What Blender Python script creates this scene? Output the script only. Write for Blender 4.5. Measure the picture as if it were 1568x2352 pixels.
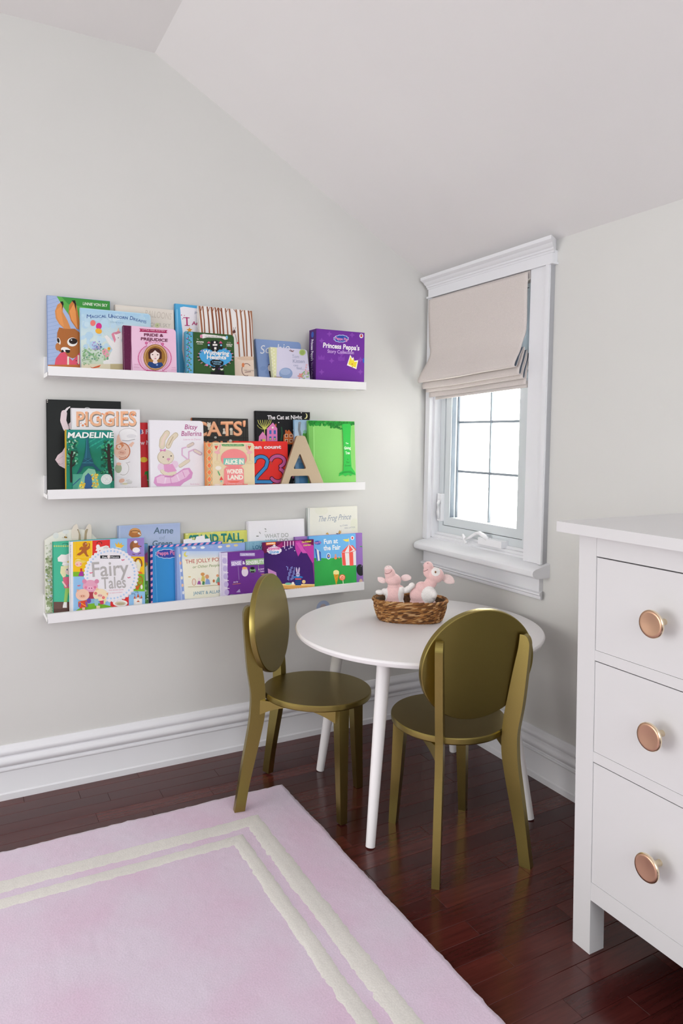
import bpy, bmesh, math, random
import numpy as np
from mathutils import Vector, Matrix, noise as mnoise

random.seed(7)
S = bpy.context.scene
COL = S.collection
for o in list(bpy.data.objects):
    bpy.data.objects.remove(o)

# ------------------------------------------------------------------ camera, world, lights, exposure
CAM_H = 1.17
_pitch, _yaw, _roll = .0216, 1.0764, -.0096
_cp, _sp = math.cos(_pitch), math.sin(_pitch)
_fw = Vector((math.cos(_yaw)*_cp, math.sin(_yaw)*_cp, -_sp))
_rt = Vector((math.sin(_yaw), -math.cos(_yaw), 0))
_dn = _fw.cross(_rt)
_r2 = _rt*math.cos(_roll)+_dn*math.sin(_roll)
_d2 = _dn*math.cos(_roll)-_rt*math.sin(_roll)
cam = bpy.data.cameras.new('camera')
cam.sensor_fit = 'HORIZONTAL'; cam.sensor_width = 36.0
cam.lens = 36.0*1645.5/1568; cam.shift_y = -138/1568; cam.clip_start = .02
camo = bpy.data.objects.new('camera', cam); COL.objects.link(camo)
camo.matrix_world = Matrix(((_r2.x, -_d2.x, -_fw.x, 0), (_r2.y, -_d2.y, -_fw.y, 0), (_r2.z, -_d2.z, -_fw.z, CAM_H), (0, 0, 0, 1)))
S.camera = camo

world = bpy.data.worlds.new('daylight'); S.world = world; world.use_nodes = True
world.node_tree.nodes['Background'].inputs[0].default_value = (.97, .98, 1.0, 1)
world.node_tree.nodes['Background'].inputs[1].default_value = .95

def area(name, loc, target, sx, sy, power, col):
    l = bpy.data.lights.new(name, 'AREA'); l.shape = 'RECTANGLE'; l.size = sx; l.size_y = sy; l.energy = power; l.color = col
    o = bpy.data.objects.new(name, l); COL.objects.link(o); o.location = loc
    o.rotation_euler = (Vector(target)-Vector(loc)).to_track_quat('-Z', 'Y').to_euler()
    return o
area('sky_between_houses', (2.6, 3.0, 7.5), (3.0, 2.9, 0.0), 1.8, 8.0, 28000, (1, .985, .96))
area('room_daylight', (-2.3, 1.45, 1.0), (1.7, 1.5, .55), 1.7, 1.5, 40, (1, .985, .97))
area('near_window', (-.3, -1.7, 1.6), (.3, 2.0, 1.0), 2.2, 1.5, 34, (.91, .955, 1))  # added fill lamp before the solid back wall, no window there
area('near_fill_b', (1.0, -1.7, 1.6), (.5, 2.0, 1.0), 1.2, 1.4, 26, (.91, .955, 1))  # second, narrower fill lamp added on the same windowless side

S.view_settings.view_transform = 'Standard'; S.view_settings.look = 'None'
S.view_settings.gamma = 1; S.view_settings.use_curve_mapping = False
S.view_settings.exposure = -0.04

# ------------------------------------------------------------------ helpers
def lin(c):
    return c/12.92 if c <= .04045 else ((c+.055)/1.055)**2.4
def rgb(h, k=1.0):
    if isinstance(h, str):
        h = h.lstrip('#'); h = ''.join(c*2 for c in h) if len(h) == 3 else h; h = [int(h[i:i+2], 16)/255 for i in (0, 2, 4)]
    return tuple(min(1, lin(v)*k) for v in h)+(1,)

def mat(name, col, rough=.6, metal=0., bump=0., bscale=200., var=0., vscale=8., coat=0., sheen=0., spec=None, bstretch=None):
    m = bpy.data.materials.new(name); m.use_nodes = True
    nt = m.node_tree; N = nt.nodes; Lk = nt.links; b = N['Principled BSDF']
    c = rgb(col) if isinstance(col, str) else col
    b.inputs['Base Color'].default_value = c
    b.inputs['Roughness'].default_value = rough; b.inputs['Metallic'].default_value = metal
    b.inputs['Coat Weight'].default_value = coat
    if sheen: b.inputs['Sheen Weight'].default_value = sheen
    if spec is not None: b.inputs['Specular IOR Level'].default_value = spec
    tc = N.new('ShaderNodeTexCoord')
    if var:
        n = N.new('ShaderNodeTexNoise'); n.inputs['Scale'].default_value = vscale; n.inputs['Detail'].default_value = 4
        r = N.new('ShaderNodeValToRGB')
        r.color_ramp.elements[0].color = tuple(v*(1-var) for v in c[:3])+(1,); r.color_ramp.elements[0].position = .3
        r.color_ramp.elements[1].color = tuple(min(1, v*(1+var)) for v in c[:3])+(1,); r.color_ramp.elements[1].position = .7
        Lk.new(tc.outputs['Object'], n.inputs['Vector']); Lk.new(n.outputs['Fac'], r.inputs['Fac']); Lk.new(r.outputs['Color'], b.inputs['Base Color'])
    if bump:
        n = N.new('ShaderNodeTexNoise'); n.inputs['Scale'].default_value = bscale; n.inputs['Detail'].default_value = 3
        if bstretch:
            mp = N.new('ShaderNodeMapping'); mp.inputs['Scale'].default_value = bstretch
            Lk.new(tc.outputs['Object'], mp.inputs['Vector']); Lk.new(mp.outputs['Vector'], n.inputs['Vector'])
        else:
            Lk.new(tc.outputs['Object'], n.inputs['Vector'])
        bp = N.new('ShaderNodeBump'); bp.inputs['Strength'].default_value = bump; bp.inputs['Distance'].default_value = .002
        Lk.new(n.outputs['Fac'], bp.inputs['Height']); Lk.new(bp.outputs['Normal'], b.inputs['Normal'])
    return m

def vcol_mat(name, rough=.5, grain=.04, gscale=300., sheen=0., bump=0., coat=0.):
    m = bpy.data.materials.new(name); m.use_nodes = True
    nt = m.node_tree; N = nt.nodes; Lk = nt.links; b = N['Principled BSDF']
    a = N.new('ShaderNodeAttribute'); a.attribute_name = 'Col'
    tc = N.new('ShaderNodeTexCoord'); n = N.new('ShaderNodeTexNoise'); n.inputs['Scale'].default_value = gscale; n.inputs['Detail'].default_value = 3
    mr = N.new('ShaderNodeMapRange'); mr.inputs['From Min'].default_value = .3; mr.inputs['From Max'].default_value = .7
    mr.inputs['To Min'].default_value = 1-grain; mr.inputs['To Max'].default_value = 1+grain
    mx = N.new('ShaderNodeMix'); mx.data_type = 'RGBA'; mx.blend_type = 'MULTIPLY'; mx.inputs['Factor'].default_value = 1
    Lk.new(tc.outputs['Object'], n.inputs['Vector']); Lk.new(n.outputs['Fac'], mr.inputs['Value'])
    Lk.new(a.outputs['Color'], mx.inputs['A']); Lk.new(mr.outputs['Result'], mx.inputs['B']); Lk.new(mx.outputs['Result'], b.inputs['Base Color'])
    b.inputs['Roughness'].default_value = rough; b.inputs['Coat Weight'].default_value = coat
    if sheen: b.inputs['Sheen Weight'].default_value = sheen
    if bump:
        bp = N.new('ShaderNodeBump'); bp.inputs['Strength'].default_value = bump; bp.inputs['Distance'].default_value = .002
        Lk.new(n.outputs['Fac'], bp.inputs['Height']); Lk.new(bp.outputs['Normal'], b.inputs['Normal'])
    return m

def link(name, me, m=None, parent=None):
    o = bpy.data.objects.new(name, me); COL.objects.link(o)
    if m is not None and len(me.materials) == 0:
        for x in (m if isinstance(m, (list, tuple)) else [m]): me.materials.append(x)
    if parent: o.parent = parent
    return o
def obj(name, bm, m=None, parent=None, smooth=False, bevel=0., seg=2):
    if bevel:
        es = [e for e in bm.edges if len(e.link_faces) == 2 and e.calc_face_angle(0) > .5]
        bmesh.ops.bevel(bm, geom=es, offset=bevel, segments=seg, affect='EDGES', profile=.6)
    bmesh.ops.recalc_face_normals(bm, faces=bm.faces[:])
    me = bpy.data.meshes.new(name); bm.to_mesh(me); bm.free()
    if smooth:
        me.shade_smooth()
        if hasattr(me, 'set_sharp_from_angle'): me.set_sharp_from_angle(angle=smooth if smooth is not True else 3.2)
    return link(name, me, m, parent)
def empty(name, loc=(0, 0, 0), rz=0.):
    o = bpy.data.objects.new(name, None); COL.objects.link(o); o.location = loc; o.rotation_euler = (0, 0, rz)
    o.empty_display_size = .05
    return o
def tag(o, label=None, cat=None, group=None, kind=None):
    if label: o['label'] = label
    if cat: o['category'] = cat
    if group: o['group'] = group
    if kind: o['kind'] = kind
    return o

def box(bm, x0, x1, y0, y1, z0, z1):
    v = [bm.verts.new((x, y, z)) for x in (x0, x1) for y in (y0, y1) for z in (z0, z1)]
    for f in ((0, 1, 3, 2), (4, 6, 7, 5), (0, 4, 5, 1), (2, 3, 7, 6), (0, 2, 6, 4), (1, 5, 7, 3)):
        bm.faces.new([v[i] for i in f])
    return v
def boxbm(*a):
    bm = bmesh.new(); box(bm, *a); return bm
def prism(bm, pts, fn0, fn1):
    """outline pts (2D); fn0/fn1 map to the two 3D caps"""
    a = [bm.verts.new(fn0(p)) for p in pts]; b = [bm.verts.new(fn1(p)) for p in pts]
    n = len(pts)
    bm.faces.new(a); bm.faces.new(b[::-1])
    for i in range(n): bm.faces.new((a[i], b[i], b[(i+1) % n], a[(i+1) % n]))
def frustum(bm, p0, p1, r0, r1, n=20, round_end=0):
    p0, p1 = Vector(p0), Vector(p1); ax = (p1-p0).normalized()
    u = ax.orthogonal().normalized(); w = ax.cross(u)
    rings = []
    for p, r in ((p0, r0), (p1, r1)):
        rings.append([bm.verts.new(p+(u*math.cos(t)+w*math.sin(t))*r) for t in (2*math.pi*i/n for i in range(n))])
    for i in range(n): bm.faces.new((rings[0][i], rings[0][(i+1) % n], rings[1][(i+1) % n], rings[1][i]))
    bm.faces.new(rings[0][::-1]); bm.faces.new(rings[1])
def tube(bm, pts, rad, n=8, close=False):
    pts = [Vector(p) for p in pts]; N = len(pts); rings = []
    for i, p in enumerate(pts):
        if close: t = pts[(i+1) % N]-pts[i-1]
        else: t = pts[min(i+1, N-1)]-pts[max(i-1, 0)]
        t.normalize(); u = t.cross(Vector((0, 0, 1)))
        if u.length < .05: u = t.cross(Vector((1, 0, 0)))
        u.normalize(); w = u.cross(t); r = rad[i] if isinstance(rad, (list, tuple)) else rad
        rings.append([bm.verts.new(p+(u*math.cos(a)+w*math.sin(a))*r) for a in (2*math.pi*k/n for k in range(n))])
    M = N if close else N-1
    for i in range(M):
        a, b = rings[i], rings[(i+1) % N]
        for k in range(n): bm.faces.new((a[k], a[(k+1) % n], b[(k+1) % n], b[k]))
    if not close: bm.faces.new(rings[0][::-1]); bm.faces.new(rings[-1])
def lathe(bm, prof, n=32, M=Matrix()):
    rings = []
    for r, z in prof:
        if r < 1e-6: rings.append([bm.verts.new(M@Vector((0, 0, z)))])
        else: rings.append([bm.verts.new(M@Vector((r*math.cos(2*math.pi*i/n), r*math.sin(2*math.pi*i/n), z))) for i in range(n)])
    for a, b in zip(rings, rings[1:]):
        for i in range(n):
            j = (i+1) % n
            if len(a) == 1 and len(b) == 1: continue
            if len(a) == 1: bm.faces.new((a[0], b[i], b[j]))
            elif len(b) == 1: bm.faces.new((a[i], a[j], b[0]))
            else: bm.faces.new((a[i], a[j], b[j], b[i]))
def ellip(bm, c, r, rot=None, n=16):
    M = Matrix.Translation(c)@(rot.to_matrix().to_4x4() if rot is not None else Matrix())@Matrix.Diagonal((*r, 1))
    bmesh.ops.create_uvsphere(bm, u_segments=n, v_segments=max(6, n*2//3), radius=1, matrix=M)

# ------------------------------------------------------------------ materials
M_wall = mat('wall_paint', (.675, .668, .643, 1), .75, bump=.05, bscale=350, var=.012, vscale=3)
M_ceil = mat('ceiling_paint', (.78, .76, .755, 1), .8, bump=.05, bscale=350, var=.012, vscale=2)
M_trim = mat('white_trim_paint', (.79, .79, .815, 1), .42, bump=.03, bscale=60, spec=.4)
M_vinyl = mat('white_vinyl', (.66, .70, .72, 1), .4)
M_gasket = mat('grey_glazing_gasket', (.11, .14, .18, 1), .5)
M_bar = mat('grey_glazing_bar', (.26, .30, .34, 1), .5)
M_hand = mat('white_enamel', (.88, .88, .90, 1), .22)
M_dress = mat('white_lacquer', (.71, .70, .702, 1), .35, bump=.02, bscale=40)
M_dark = mat('dark_gap', (.05, .045, .05, 1), .9)
M_ledge = mat('white_ledge_lacquer', (.84, .83, .83, 1), .4)
M_table = mat('white_table_lacquer', (.84, .815, .815, 1), .42, bump=.02, bscale=30, spec=.35)
M_gold = mat('gold_spray_paint', (.31, .243, .076, 1), .33, metal=1.0, bump=.04, bscale=900, var=.03, vscale=500)
M_brass = mat('brushed_copper_brass', (.60, .37, .25, 1), .33, metal=1., bump=.02, bscale=400)
M_brass2 = mat('polished_pale_brass', (.9, .78, .58, 1), .22, metal=1.)
M_page = mat('page_paper', (.80, .78, .73, 1), .8, bump=.3, bscale=900, bstretch=(1, 1, .02))
M_linen = mat('oatmeal_linen', (.66, .60, .57, 1), .9, bump=.5, bscale=500, bstretch=(1, 1, .25), var=.05, vscale=300)
M_lining = mat('blue_grey_lining', (.16, .19, .23, 1), .85, bump=.1)
M_print = vcol_mat('printed_paper', .5, .02, 500)
M_print.node_tree.nodes['Principled BSDF'].inputs['Specular IOR Level'].default_value = .22
M_cloth = vcol_mat('plush_fabric', .95, .09, 420, sheen=.5, bump=.35)
M_mdf = mat('tan_fibreboard', (.50, .39, .26, 1), .7, bump=.1, bscale=700, var=.04, vscale=400)
M_mdfe = mat('burnt_fibreboard_edge', (.23, .13, .07, 1), .7)

def wood_mat():
    m = bpy.data.materials.new('cherry_wood_planks'); m.use_nodes = True
    nt = m.node_tree; N = nt.nodes; Lk = nt.links; b = N['Principled BSDF']
    tc = N.new('ShaderNodeTexCoord'); oi = N.new('ShaderNodeObjectInfo')
    mp = N.new('ShaderNodeMapping'); mp.inputs['Scale'].default_value = (3, 40, 3)
    ad = N.new('ShaderNodeVectorMath'); ad.operation = 'ADD'
    sc = N.new('ShaderNodeVectorMath'); sc.operation = 'SCALE'; sc.inputs['Scale'].default_value = 37
    cb = N.new('ShaderNodeCombineXYZ')
    for k in 'XYZ': Lk.new(oi.outputs['Random'], cb.inputs[k])
    Lk.new(cb.outputs[0], sc.inputs[0]); Lk.new(tc.outputs['Object'], mp.inputs['Vector'])
    Lk.new(mp.outputs[0], ad.inputs[0]); Lk.new(sc.outputs[0], ad.inputs[1])
    n = N.new('ShaderNodeTexNoise'); n.inputs['Scale'].default_value = 2.2; n.inputs['Detail'].default_value = 7; n.inputs['Roughness'].default_value = .65
    Lk.new(ad.outputs[0], n.inputs['Vector'])
    r1 = N.new('ShaderNodeValToRGB')
    e = r1.color_ramp.elements; e[0].position = .0; e[0].color = (.052, .0100, .0088, 1); e[1].position = 1.; e[1].color = (.096, .0190, .0145, 1)
    k = r1.color_ramp.elements.new(.55); k.color = (.071, .0138, .0112, 1)
    Lk.new(oi.outputs['Random'], r1.inputs['Fac'])
    mr = N.new('ShaderNodeMapRange'); mr.inputs['From Min'].default_value = .3; mr.inputs['From Max'].default_value = .7; mr.inputs['To Min'].default_value = .7; mr.inputs['To Max'].default_value = 1.3
    Lk.new(n.outputs['Fac'], mr.inputs['Value'])
    mx = N.new('ShaderNodeMix'); mx.data_type = 'RGBA'; mx.blend_type = 'MULTIPLY'; mx.inputs['Factor'].default_value = 1
    Lk.new(r1.outputs['Color'], mx.inputs['A']); Lk.new(mr.outputs['Result'], mx.inputs['B']); Lk.new(mx.outputs['Result'], b.inputs['Base Color'])
    b.inputs['Roughness'].default_value = .24; b.inputs['Specular IOR Level'].default_value = .5
    n2 = N.new('ShaderNodeTexNoise'); n2.inputs['Scale'].default_value = 1.2; Lk.new(ad.outputs[0], n2.inputs['Vector'])
    mr2 = N.new('ShaderNodeMapRange'); mr2.inputs['To Min'].default_value = .13; mr2.inputs['To Max'].default_value = .25; Lk.new(n2.outputs['Fac'], mr2.inputs['Value']); Lk.new(mr2.outputs['Result'], b.inputs['Roughness'])
    bp = N.new('ShaderNodeBump'); bp.inputs['Strength'].default_value = .04; bp.inputs['Distance'].default_value = .001
    Lk.new(n.outputs['Fac'], bp.inputs['Height']); Lk.new(bp.outputs['Normal'], b.inputs['Normal'])
    return m
M_wood = wood_mat()

def rug_mat(name, col, var):
    m = bpy.data.materials.new(name); m.use_nodes = True
    nt = m.node_tree; N = nt.nodes; Lk = nt.links; b = N['Principled BSDF']
    tc = N.new('ShaderNodeTexCoord')
    n1 = N.new('ShaderNodeTexNoise'); n1.inputs['Scale'].default_value = 4.5; n1.inputs['Detail'].default_value = 3
    n2 = N.new('ShaderNodeTexNoise'); n2.inputs['Scale'].default_value = 260; n2.inputs['Detail'].default_value = 3
    for n in (n1, n2): Lk.new(tc.outputs['Object'], n.inputs['Vector'])
    r = N.new('ShaderNodeValToRGB'); e = r.color_ramp.elements
    e[0].position = .34; e[0].color = tuple(c*v for c, v in zip(col, var[0]))+(1,); e[1].position = .62; e[1].color = tuple(c*v for c, v in zip(col, var[1]))+(1,)
    mr = N.new('ShaderNodeMapRange'); mr.inputs['From Min'].default_value = .3; mr.inputs['From Max'].default_value = .7; mr.inputs['To Min'].default_value = .93; mr.inputs['To Max'].default_value = 1.05
    mx = N.new('ShaderNodeMix'); mx.data_type = 'RGBA'; mx.blend_type = 'MULTIPLY'; mx.inputs['Factor'].default_value = 1
    Lk.new(n1.outputs['Fac'], r.inputs['Fac']); Lk.new(n2.outputs['Fac'], mr.inputs['Value'])
    Lk.new(r.outputs['Color'], mx.inputs['A']); Lk.new(mr.outputs['Result'], mx.inputs['B']); Lk.new(mx.outputs['Result'], b.inputs['Base Color'])
    b.inputs['Roughness'].default_value = .95; b.inputs['Sheen Weight'].default_value = .35; b.inputs['Specular IOR Level'].default_value = .1
    bp = N.new('ShaderNodeBump'); bp.inputs['Strength'].default_value = .22; bp.inputs['Distance'].default_value = .003
    Lk.new(n2.outputs['Fac'], bp.inputs['Height']); Lk.new(bp.outputs['Normal'], b.inputs['Normal'])
    return m
M_rug = rug_mat('mauve_wool_pile', (.69, .565, .675), ((1.0, .90, .95), (1.0, 1.04, 1.03)))
M_rugc = rug_mat('cream_wool_pile', (.72, .69, .645), ((.95, .95, .95), (1.03, 1.03, 1.03)))

def glass_mat():
    m = bpy.data.materials.new('window_glass'); m.use_nodes = True
    nt = m.node_tree; N = nt.nodes; Lk = nt.links
    N.remove(N['Principled BSDF'])
    t = N.new('ShaderNodeBsdfTransparent'); t.inputs[0].default_value = (.96, .97, .97, 1)
    g = N.new('ShaderNodeBsdfGlossy'); g.inputs['Roughness'].default_value = .02
    mx = N.new('ShaderNodeMixShader')
    mx.inputs[0].default_value = .06; Lk.new(t.outputs[0], mx.inputs[1]); Lk.new(g.outputs[0], mx.inputs[2])
    Lk.new(mx.outputs[0], N['Material Output'].inputs['Surface'])
    return m
M_glass = glass_mat()

# ------------------------------------------------------------------ the room shell
WX, WY = 1.768, 2.509            # window wall plane, ledge wall plane
XB, YB = -2.4, -1.8              # far ends of the modelled room
KX, KZ = .607, 2.484             # where the flat ceiling turns into the slope
EZ = 1.834                       # slope meets the window wall
SL = (KZ-EZ)/(WX-KX)

bm = bmesh.new()
prism(bm, [(XB, -.05), (WX+.16, -.05), (WX+.16, EZ-SL*.16), (KX, KZ), (XB, KZ)], lambda p: (p[0], WY, p[1]), lambda p: (p[0], WY+.12, p[1]))
tag(obj('wall_left', bm, M_wall), kind='structure')
bm = bmesh.new()
OY0, OY1, OZ0, OZ1 = 1.885, 2.470, .745, 1.752
for a in ((YB, OY0, -.05, EZ), (OY1, WY, -.05, EZ), (OY0, OY1, -.05, OZ0), (OY0, OY1, OZ1, EZ)):
    box(bm, WX, WX+.12, a[0], a[1], a[2], a[3])
bmesh.ops.remove_doubles(bm, verts=bm.verts[:], dist=1e-5)
tag(obj('wall_right', bm, M_wall), kind='structure')
bm = bmesh.new()
prism(bm, [(XB, KZ), (KX, KZ), (WX+.55, EZ-SL*.55), (WX+.55, EZ-SL*.55+.12), (KX+.03, KZ+.12), (XB, KZ+.12)], lambda p: (p[0], YB, p[1]), lambda p: (p[0], WY+.12, p[1]))  # outer end runs on as an unseen eave, added to shade the sill
tag(obj('ceiling', bm, M_ceil), kind='structure')

tag(obj('wall_back', boxbm(XB, WX+.12, YB-.1, YB, -.05, KZ), M_wall), kind='structure')

# floor: dark sub-floor with separate cherry planks laid along the ledge wall
floor = tag(obj('floor', boxbm(XB, WX, YB, WY, -.06, -.008), M_dark), kind='structure')
PW = .0575
rng = random.Random(3)
nrow = 34
for r in range(nrow):
    y1 = WY-r*PW; y0 = y1-PW
    x = -.35-rng.random()*.5
    # under the rug only the uncovered stretch is laid plank by plank
    while x < WX:
        ln = rng.choice((.28, .36, .45, .55, .66, .8, .95))
        x1 = min(x+ln, WX)
        if WX-x1 < .12: x1 = WX
        if not (y1 < 2.05 and x1 < .72):
            bm = boxbm(x+.0003, x1-.0003, y0+.0003, y1-.0003, -.008, 0)
            tops = [e for e in bm.edges if all(v.co.z > -.001 for v in e.verts)]
            bmesh.ops.bevel(bm, geom=tops, offset=.0006, segments=1, affect='EDGES')
            obj('plank', bm, M_wood, floor)
        x = x1
bm = boxbm(XB, .9, YB, 2.05, -.008, -.0005)
tag(obj('plank_field', bm, M_wood, floor), kind='stuff')
bm = boxbm(.9, WX, YB, WY-nrow*PW, -.008, -.0005)
tag(obj('plank_field', bm, M_wood, floor), kind='stuff')

# baseboards: one moulded profile (offset from wall, height)
BP = [(0, 0), (.019, 0), (.019, .006), (.0185, .019), (.0155, .0225), (.0145, .024), (.0145, .090), (.0165, .0925), (.0175, .096), (.0165, .0995), (.0135, .101), (.0130, .105),
      (.0165, .109), (.0205, .114), (.022, .120), (.0205, .127), (.0165, .133), (.0125, .136), (.0125, .1395), (.0155, .143), (.0175, .149), (.0165, .156), (.0125, .162), (.008, .166), (.006, .1695), (.004, .172), (0, .172)]
bm = bmesh.new(); prism(bm, BP, lambda p: (XB, WY-p[0], p[1]), lambda p: (WX-p[0], WY-p[0], p[1]))
tag(obj('baseboard_left', bm, M_trim, smooth=.6), kind='structure')
bm = bmesh.new(); prism(bm, BP, lambda p: (WX-p[0], YB, p[1]), lambda p: (WX-p[0], WY-p[0], p[1]))
tag(obj('baseboard_right', bm, M_trim, smooth=.6), kind='structure')

# ------------------------------------------------------------------ window (its casing leans a little, the house is old)
win = tag(empty('window_1', (0, 0, 0)), kind='structure')
def leaned(bm):
    for v in bm.verts: v.co.y -= (v.co.z-1.25)*.019
    return bm
def wpart(name, boxes, m, bev=.0015, parent=win):
    bm = bmesh.new()
    for b in boxes: box(bm, *b)
    return obj(name, leaned(bm), m, parent, bevel=bev, seg=1)
F = lambda o: WX-o            # offset out into the room
CI, CO = 1.888, 1.794         # right casing inner / outer edge
wpart('side_casing', [(F(.02), WX, CO, CI, .742, 1.752)], M_trim, .003)
wpart('casing_backband', [(F(.028), WX, CO-.0, CO+.016, .742, 1.752)], M_trim, .002)
wpart('side_casing', [(F(.02), WX, 2.470, 2.500, .742, 1.752)], M_trim, .003)
wpart('head_casing', [(F(.022), WX, 1.786, 2.496, 1.752, 1.797)], M_trim, .002)
wpart('fillet', [(F(.030), WX, 1.780, 2.498, 1.750, 1.757)], M_trim, .002)
bm = bmesh.new()
CR = [(0, 1.788), (.024, 1.788), (.026, 1.794), (.030, 1.796), (.032, 1.802), (.040, 1.806), (.046, 1.814), (.055, 1.818), (.060, 1.821), (.060, 1.833), (0, 1.836)]
prism(bm, CR, lambda p: (F(p[0]), 1.793-p[0]*.62, p[1]), lambda p: (F(p[0]), 2.500, p[1]))
obj('crown_moulding', leaned(bm), M_trim, win, smooth=.5)
# jamb lining, frame, sash
wpart('jamb', [(WX-.001, WX+.12, OY0-.004, OY0+.012, .75, 1.752), (WX-.001, WX+.12, OY1-.012, OY1+.0, .75, 1.752), (WX-.001, WX+.12, OY0, OY1, 1.738, 1.752)], M_trim, .001)
FX = WX+.030
fy0, fy1, fz0, fz1 = 1.899, 2.457, .772, 1.738
wpart('window_frame', [(FX, WX+.11, fy0, fy0+.05, fz0, fz1), (FX, WX+.11, fy1-.028, fy1, fz0, fz1), (FX, WX+.11, fy0+.05, fy1-.028, fz0, fz0+.030), (FX, WX+.11, fy0+.05, fy1-.028, fz1-.03, fz1)], M_vinyl, .003)
sy0, sy1, sz0, sz1 = fy0+.052, fy1-.031, fz0+.032, fz1-.032
gy0, gy1, gz0, gz1 = 1.985, 2.390, .838, 1.67
sash = wpart('sash', [(FX+.004, WX+.10, sy0, gy0, sz0, sz1), (FX+.004, WX+.10, gy1, sy1, sz0, sz1), (FX+.004, WX+.10, gy0, gy1, sz0, gz0), (FX+.004, WX+.10, gy0, gy1, gz1, sz1)], M_vinyl, .003)
wpart('glazing_gasket', [(FX+.008, FX+.026, gy1-.0015, gy1+.001, gz0, gz1), (FX+.036, FX+.044, gy1-.004, gy1+.001, gz0, gz1), (FX+.010, FX+.016, gy0-.001, gy0+.0015, gz0, gz1)], M_gasket, 0, sash)
GX = WX+.075
bars = [(GX-.005, GX+.005, 2.1832, 2.1898, gz0, gz1)]
for z in (1.030, 1.233, 1.436, 1.639): bars.append((GX-.0035, GX+.0035, gy0, gy1, z-.0046, z+.0046))
wpart('glazing_bar', bars[:1], M_bar, 0, sash)
for b in bars[1:]: wpart('glazing_bar', [b], M_bar, 0, sash)
wpart('pane', [(GX-.0018, GX+.0018, gy0-.004, gy1+.004, gz0-.004, gz1+.004)], M_glass, 0, sash)
# stool / sill with rounded nose, stepped inner sill
bm = bmesh.new()
SP = [(-.034, .700), (-.034, .773), (-.022, .773), (-.020, .764), (-.008, .762), (-.006, .754), (.001, .752), (.001, .700)]
prism(bm, SP, lambda p: (F(p[0]), 1.888, p[1]), lambda p: (F(p[0]), 2.470, p[1]))
obj('inner_sill', leaned(bm), M_trim, win)
bm = bmesh.new()
NP = [(0, .698), (.055, .698), (.064, .701), (.070, .707), (.072, .716), (.070, .724), (.064, .730), (.055, .733), (.020, .741), (.006, .744), (0, .746)]
prism(bm, NP, lambda p: (F(p[0]), 1.778+max(0, p[0]-.062)*.6, p[1]), lambda p: (F(p[0]), 2.490, p[1]))
obj('sill', leaned(bm), M_trim, win, smooth=.5)
wpart('apron', [(F(.018), WX, 1.808, 2.494, .634, .699)], M_trim, .002)
bm = bmesh.new()
AP = [(0, .618), (.012, .618), (.018, .622), (.020, .628), (.019, .632), (.024, .634), (.029, .638), (.028, .643), (.020, .646), (0, .648)]
prism(bm, AP, lambda p: (F(p[0]), 1.808-p[0]*.5, p[1]), lambda p: (F(p[0]), 2.498, p[1]))
obj('apron_moulding', leaned(bm), M_trim, win, smooth=.5)
# crank operator and sash lock
op = wpart('crank_cover', [(WX-.004, WX+.032, 2.02, 2.155, .764, .789)], M_hand, .006)
bm = bmesh.new()
tube(bm, [(WX+.008, 2.105, .781), (WX-.004, 2.112, .795), (WX-.012, 2.135, .807), (WX-.014, 2.150, .806), (WX-.012, 2.19, .785), (WX-.012, 2.222, .771)], [.008, .009, .008, .0065, .006, .007], 10)
obj('crank_handle', leaned(bm), M_hand, op, smooth=True)
bm = bmesh.new(); tube(bm, [(WX-.012, 2.214, .758), (WX-.012, 2.224, .772), (WX-.013, 2.238, .790)], [.006, .008, .005], 10)
obj('crank_knob', leaned(bm), M_hand, op, smooth=True)
lk = wpart('lock_plate', [(FX-.012, FX+.004, 2.425, 2.452, .82, .935)], M_hand, .003)
bm = bmesh.new(); tube(bm, [(FX-.012, 2.434, .91), (FX-.022, 2.432, .895), (FX-.026, 2.430, .86), (FX-.020, 2.432, .83)], [.006, .007, .007, .004], 8)
obj('lock_lever', leaned(bm), M_hand, lk, smooth=True)

# neighbour's white clapboard wall beyond the glass
nb = tag(empty('neighbor_wall', (3.77, 3.5, 0)), 'white clapboard wall of the house next door seen through the window', 'wall')
M_sid = mat('white_siding', (.86, .85, .82, 1), .6, bump=.03)
for i in range(14):
    z = -.2+i*.2285
    bm = bmesh.new(); prism(bm, [(.0, 0), (-.020, 0), (-.004, .2285), (.0, .2285)], lambda p: (p[0], -3.2, p[1]), lambda p: (p[0], 3.5, p[1]))
    o = obj('siding_board', bm, M_sid, nb); o.location = (0, 0, z+.06)
obj('sheathing', boxbm(.001, .08, -3.2, 3.5, -.2, 3.1), M_sid, nb)

tag(obj('ground', boxbm(1.9, 3.77, -2.5, 7.0, -.55, -.45), mat('pale_paving', (.62, .61, .58, 1), .9, bump=.2, var=.1, vscale=6)), kind='structure')  # unseen ground, added pale to bounce outdoor light up through the window

# ------------------------------------------------------------------ roman shade
sh = tag(empty('roman_shade', (WX, 2.18, 1.745)), 'oatmeal linen roman shade half raised, its folds stacked over the window', 'shade')
prof = [(-.004, 1.742), (-.005, 1.70), (-.007, 1.62), (-.005, 1.55), (.006, 1.510), (.034, 1.462), (.059, 1.427), (.070, 1.404), (.067, 1.395), (.060, 1.397), (.054, 1.412), (.042, 1.438), (.024, 1.462), (.013, 1.474),
        (.015, 1.462), (.031, 1.432), (.044, 1.396), (.047, 1.378), (.044, 1.370), (.038, 1.374), (.032, 1.400), (.019, 1.434), (.004, 1.462), (.005, 1.450), (.016, 1.420), (.027, 1.385), (.029, 1.364), (.026, 1.357), (.021, 1.360), (.017, 1.385), (.008, 1.420), (-.006, 1.450), (-.004, 1.436), (.009, 1.395), (.013, 1.352), (.013, 1.336)]
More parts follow.
